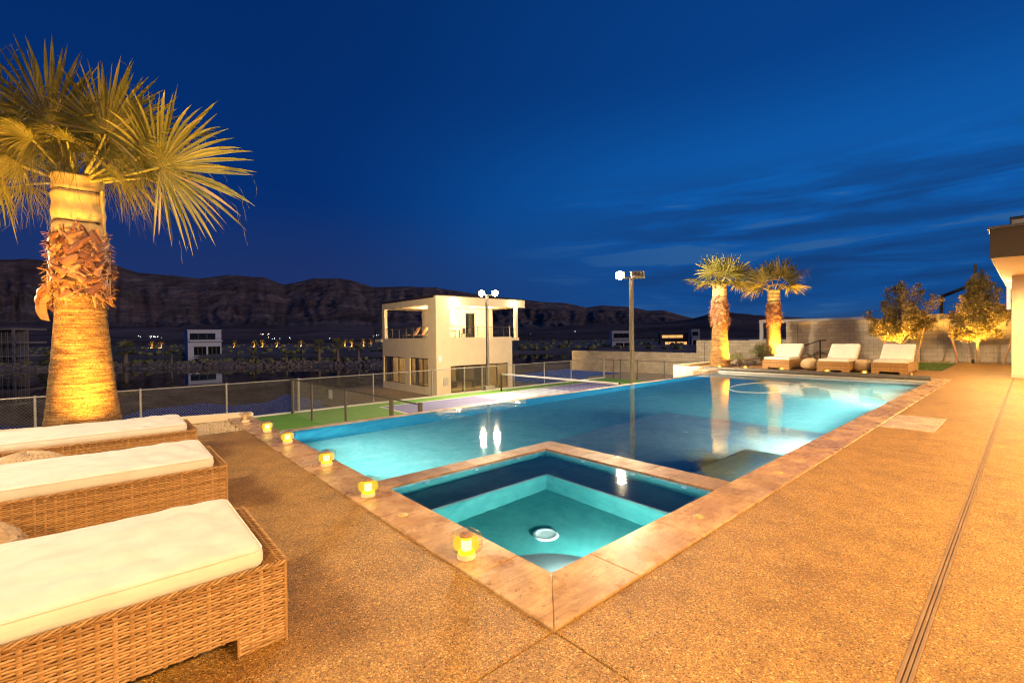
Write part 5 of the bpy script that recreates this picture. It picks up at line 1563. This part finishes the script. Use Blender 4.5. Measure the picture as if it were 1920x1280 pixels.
def wmix(f, a, b, typ='MIX'):
    n = wn('ShaderNodeMix', data_type='RGBA', blend_type=typ)
    if isinstance(f, (int, float)): n.inputs[0].default_value = f
    else: wl(f, n.inputs[0])
    for s, q in ((6, a), (7, b)):
        if isinstance(q, tuple): n.inputs[s].default_value = (*q, 1)
        else: wl(q, n.inputs[s])
    return n.outputs[2]
z = sp.outputs[2]
# afterglow azimuth: the sun went down beyond the right side of the garden
dt = wn('ShaderNodeVectorMath', operation='DOT_PRODUCT'); wl(tc.outputs['Generated'], dt.inputs[0])
sa = YAW-R(62); dt.inputs[1].default_value = (math.cos(sa), math.sin(sa), .12)
side = wmath('MULTIPLY_ADD', dt.outputs['Value'], .5); nt.nodes[-1].inputs[2].default_value = .5
cool = wramp(z, [(0.0, (.016, .030, .105)), (.10, (.010, .026, .112)), (.30, (.0012, .022, .128)), (.62, (.0008, .0195, .108)), (1, (.0008, .015, .08))])
warm = wramp(z, [(0.0, (.022, .075, .19)), (.07, (.005, .062, .235)), (.26, (.004, .088, .34)), (.5, (.002, .042, .20)), (1, (.001, .018, .09))])
base = wmix(wramp(side, [(.52, (0, 0, 0)), (.98, (1, 1, 1))]), cool, warm)
# thin streaky cloud low over the garden
mp = wn('ShaderNodeMapping'); wl(tc.outputs['Generated'], mp.inputs[0]); mp.inputs['Scale'].default_value = (1.5, 1.5, 13); mp.inputs['Rotation'].default_value = (R(5), R(-3), 0)
nz = wn('ShaderNodeTexNoise'); nz.inputs['Scale'].default_value = 2.1; nz.inputs['Detail'].default_value = 7; nz.inputs['Roughness'].default_value = .55; nz.inputs['Distortion'].default_value = .35; wl(mp.outputs[0], nz.inputs['Vector'])
band = wmath('MULTIPLY', wramp(z, [(.02, (.6, .6, .6)), (.12, (1, 1, 1)), (.24, (.9, .9, .9)), (.34, (0, 0, 0))]), wramp(side, [(.70, (0, 0, 0)), (.93, (1, 1, 1))]))
dk = wmath('MULTIPLY', wramp(nz.outputs[0], [(.40, (0, 0, 0)), (.60, (1, 1, 1))]), band)
base = wmix(wmath('MULTIPLY', dk, .62), base, (.006, .024, .095))
lt = wmath('MULTIPLY', wramp(nz.outputs[0], [(.36, (1, 1, 1)), (.43, (0, 0, 0))]), band)
base = wmix(wmath('MULTIPLY', lt, .60), base, (.03, .10, .24))
wl(base, bg.inputs[0]); bg.inputs[1].default_value = 1.22

sl = bpy.data.lights.new('sun', 'SUN'); sl.energy = .75; sl.angle = R(24); sl.color = (1, .80, .72)  # sun is below the horizon; added low glow to light mountains and shore
so = bpy.data.objects.new('sun', sl); col.objects.link(so)
so.rotation_euler = (-Vector((-fwd.x*.62+rgt.x*.95, -fwd.y*.62+rgt.y*.95, .26))).to_track_quat('-Z', 'Y').to_euler()

# ------------------------------------------------------------------ lamps of the place, with a few added
AMB = (1, .575, .175)
WRM = (1, .78, .46)
# floodlights on the two poles; one extra spot faces the villa
p1 = Vector((13.0, 16.92, 3.6)); p2 = Vector((13.0, 8.3, 3.6))
tocam1 = (CAM-p1).normalized(); tocam2 = (CAM-p2).normalized()
spot(p1-rgt*.27+tocam1*.16, tocam1+Vector((-.15, 0, -.25)), 1700, WRM, 150, .5, .09)
spot(p1+rgt*.42+tocam1*.16, tocam1+Vector((.5, 0, -.25)), 1800, WRM, 150, .5, .07)
spot(p1+rgt*.42+Vector((0, .25, 0)), Vector((23.5, 33, 1.0))-p1, 20000, (1, .66, .26), 75, .7, .15)  # no head of its own, added to brighten the villa front
spot(p2-rgt*.42+tocam2*.16, tocam2+Vector((-.2, .2, -.25)), 2000, WRM, 150, .5, .09)
spot(p2+rgt*.2+Vector((.1, .15, 0)), (.45, .8, -.5), 3000, WRM, 130, .6, .09)
spot(p2+rgt*.36+Vector((.15, 0, 0)), (.9, -.12, -.26), 4200, (1, .78, .48), 110, .6, .09)
# a third pole stands beyond the left picture edge
spot((-6.0, 3.6, 5.4), (5.6, -1.2, -5.4), 2750, (1, .79, .52), 104, .35, .9)
point((-5.2, 11.8, 3.2), 1500, (1, .74, .40), .15)
# eave downlights of the house behind and to the right of the camera
for (x, y, z_, p_) in ((-4.2, -4.4, 3.4, 1500), (.6, -4.8, 3.8, 2100), (5.0, -4.6, 3.5, 2200), (9.6, -4.4, 3.3, 2300)):
    spot((x, y, z_), (.12, .5, -1), p_, AMB, 165, .6, .18)
for (x, y) in ((14.3, -2.4), (16.6, -2.4)):
    spot((x, y, 2.93), (0, .05, -1), 950, (1, .64, .24), 168, .6, .08)
# uplights at the palms and trees
def uplight(x, y, tx, ty, tz, watts, label, z=.0, ang=75):
    t = thing('uplight', (x, y, z), label, 'uplight', 'small garden uplights')
    d = Vector((tx-x, ty-y, tz-z)).normalized(); p = Vector((x, y, z+.12))
    m = MB(); m.tube([p-d*.09, p+d*.05], .045, 12); m.build('housing', X['black'], t, True, 40)
    m = MB(); m.tube([(x, y, z-.03), tuple(p-d*.06)], .012, 6); m.build('stake', X['black'], t)
    m = MB(); m.tube([p+d*.035, p+d*.045], .036, 12); m.build('lens', X['amber'], t)
    spot(p+d*.06, d, watts, (1, .50, .07), ang, .8, .035)
cf = Vector((-fwd.x, -fwd.y, 0))
b = Vector((-1.74, 6.86, 0))
uplight(b.x, b.y, -1.80, 7.80, 2.4, 900, 'uplight hidden at the foot of the big palm', ang=130)
uplight(-2.9, 6.25, -1.7, 7.6, 4.4, 2200, 'extra hidden uplight left of the big palm, added to light its crown', ang=80)  # no lamp known here; added to brighten the palm crown
b = Vector((17.85, 7.22, 0))+cf*.70+rgt*.42; uplight(b.x, b.y, 17.85, 7.22, 2.6, 1500, 'uplight at the foot of the first far palm', ang=120)
b = Vector((24.3, 7.32, 0))+cf*.75-rgt*.2; uplight(b.x, b.y, 24.3, 7.32, 2.6, 4200, 'uplight at the foot of the second far palm', ang=120)
uplight(25.2, 2.75, 26.2, 2.52, 2.7, 2500, 'uplight below the young tree behind the last far lounger', ang=100)
uplight(25.65, .12, 26.6, .02, 2.5, 2500, 'uplight below the young tree next to the house', ang=100)

# ------------------------------------------------------------------ render settings
scene.render.engine = 'CYCLES'
cy = scene.cycles
cy.use_denoising = True
try: cy.denoiser = 'OPENIMAGEDENOISE'
except Exception: pass
cy.max_bounces = 8; cy.diffuse_bounces = 3; cy.glossy_bounces = 4; cy.transmission_bounces = 8; cy.transparent_max_bounces = 12
cy.caustics_reflective = False; cy.caustics_refractive = False
cy.sample_clamp_indirect = 0; cy.sample_clamp_direct = 0
cy.use_adaptive_sampling = False; cy.pixel_filter_type = 'BLACKMAN_HARRIS'; cy.filter_width = 1.15
vs_ = scene.view_settings
vs_.view_transform = 'Standard'; vs_.look = 'None'; vs_.exposure = 0; vs_.gamma = 1; vs_.use_curve_mapping = False
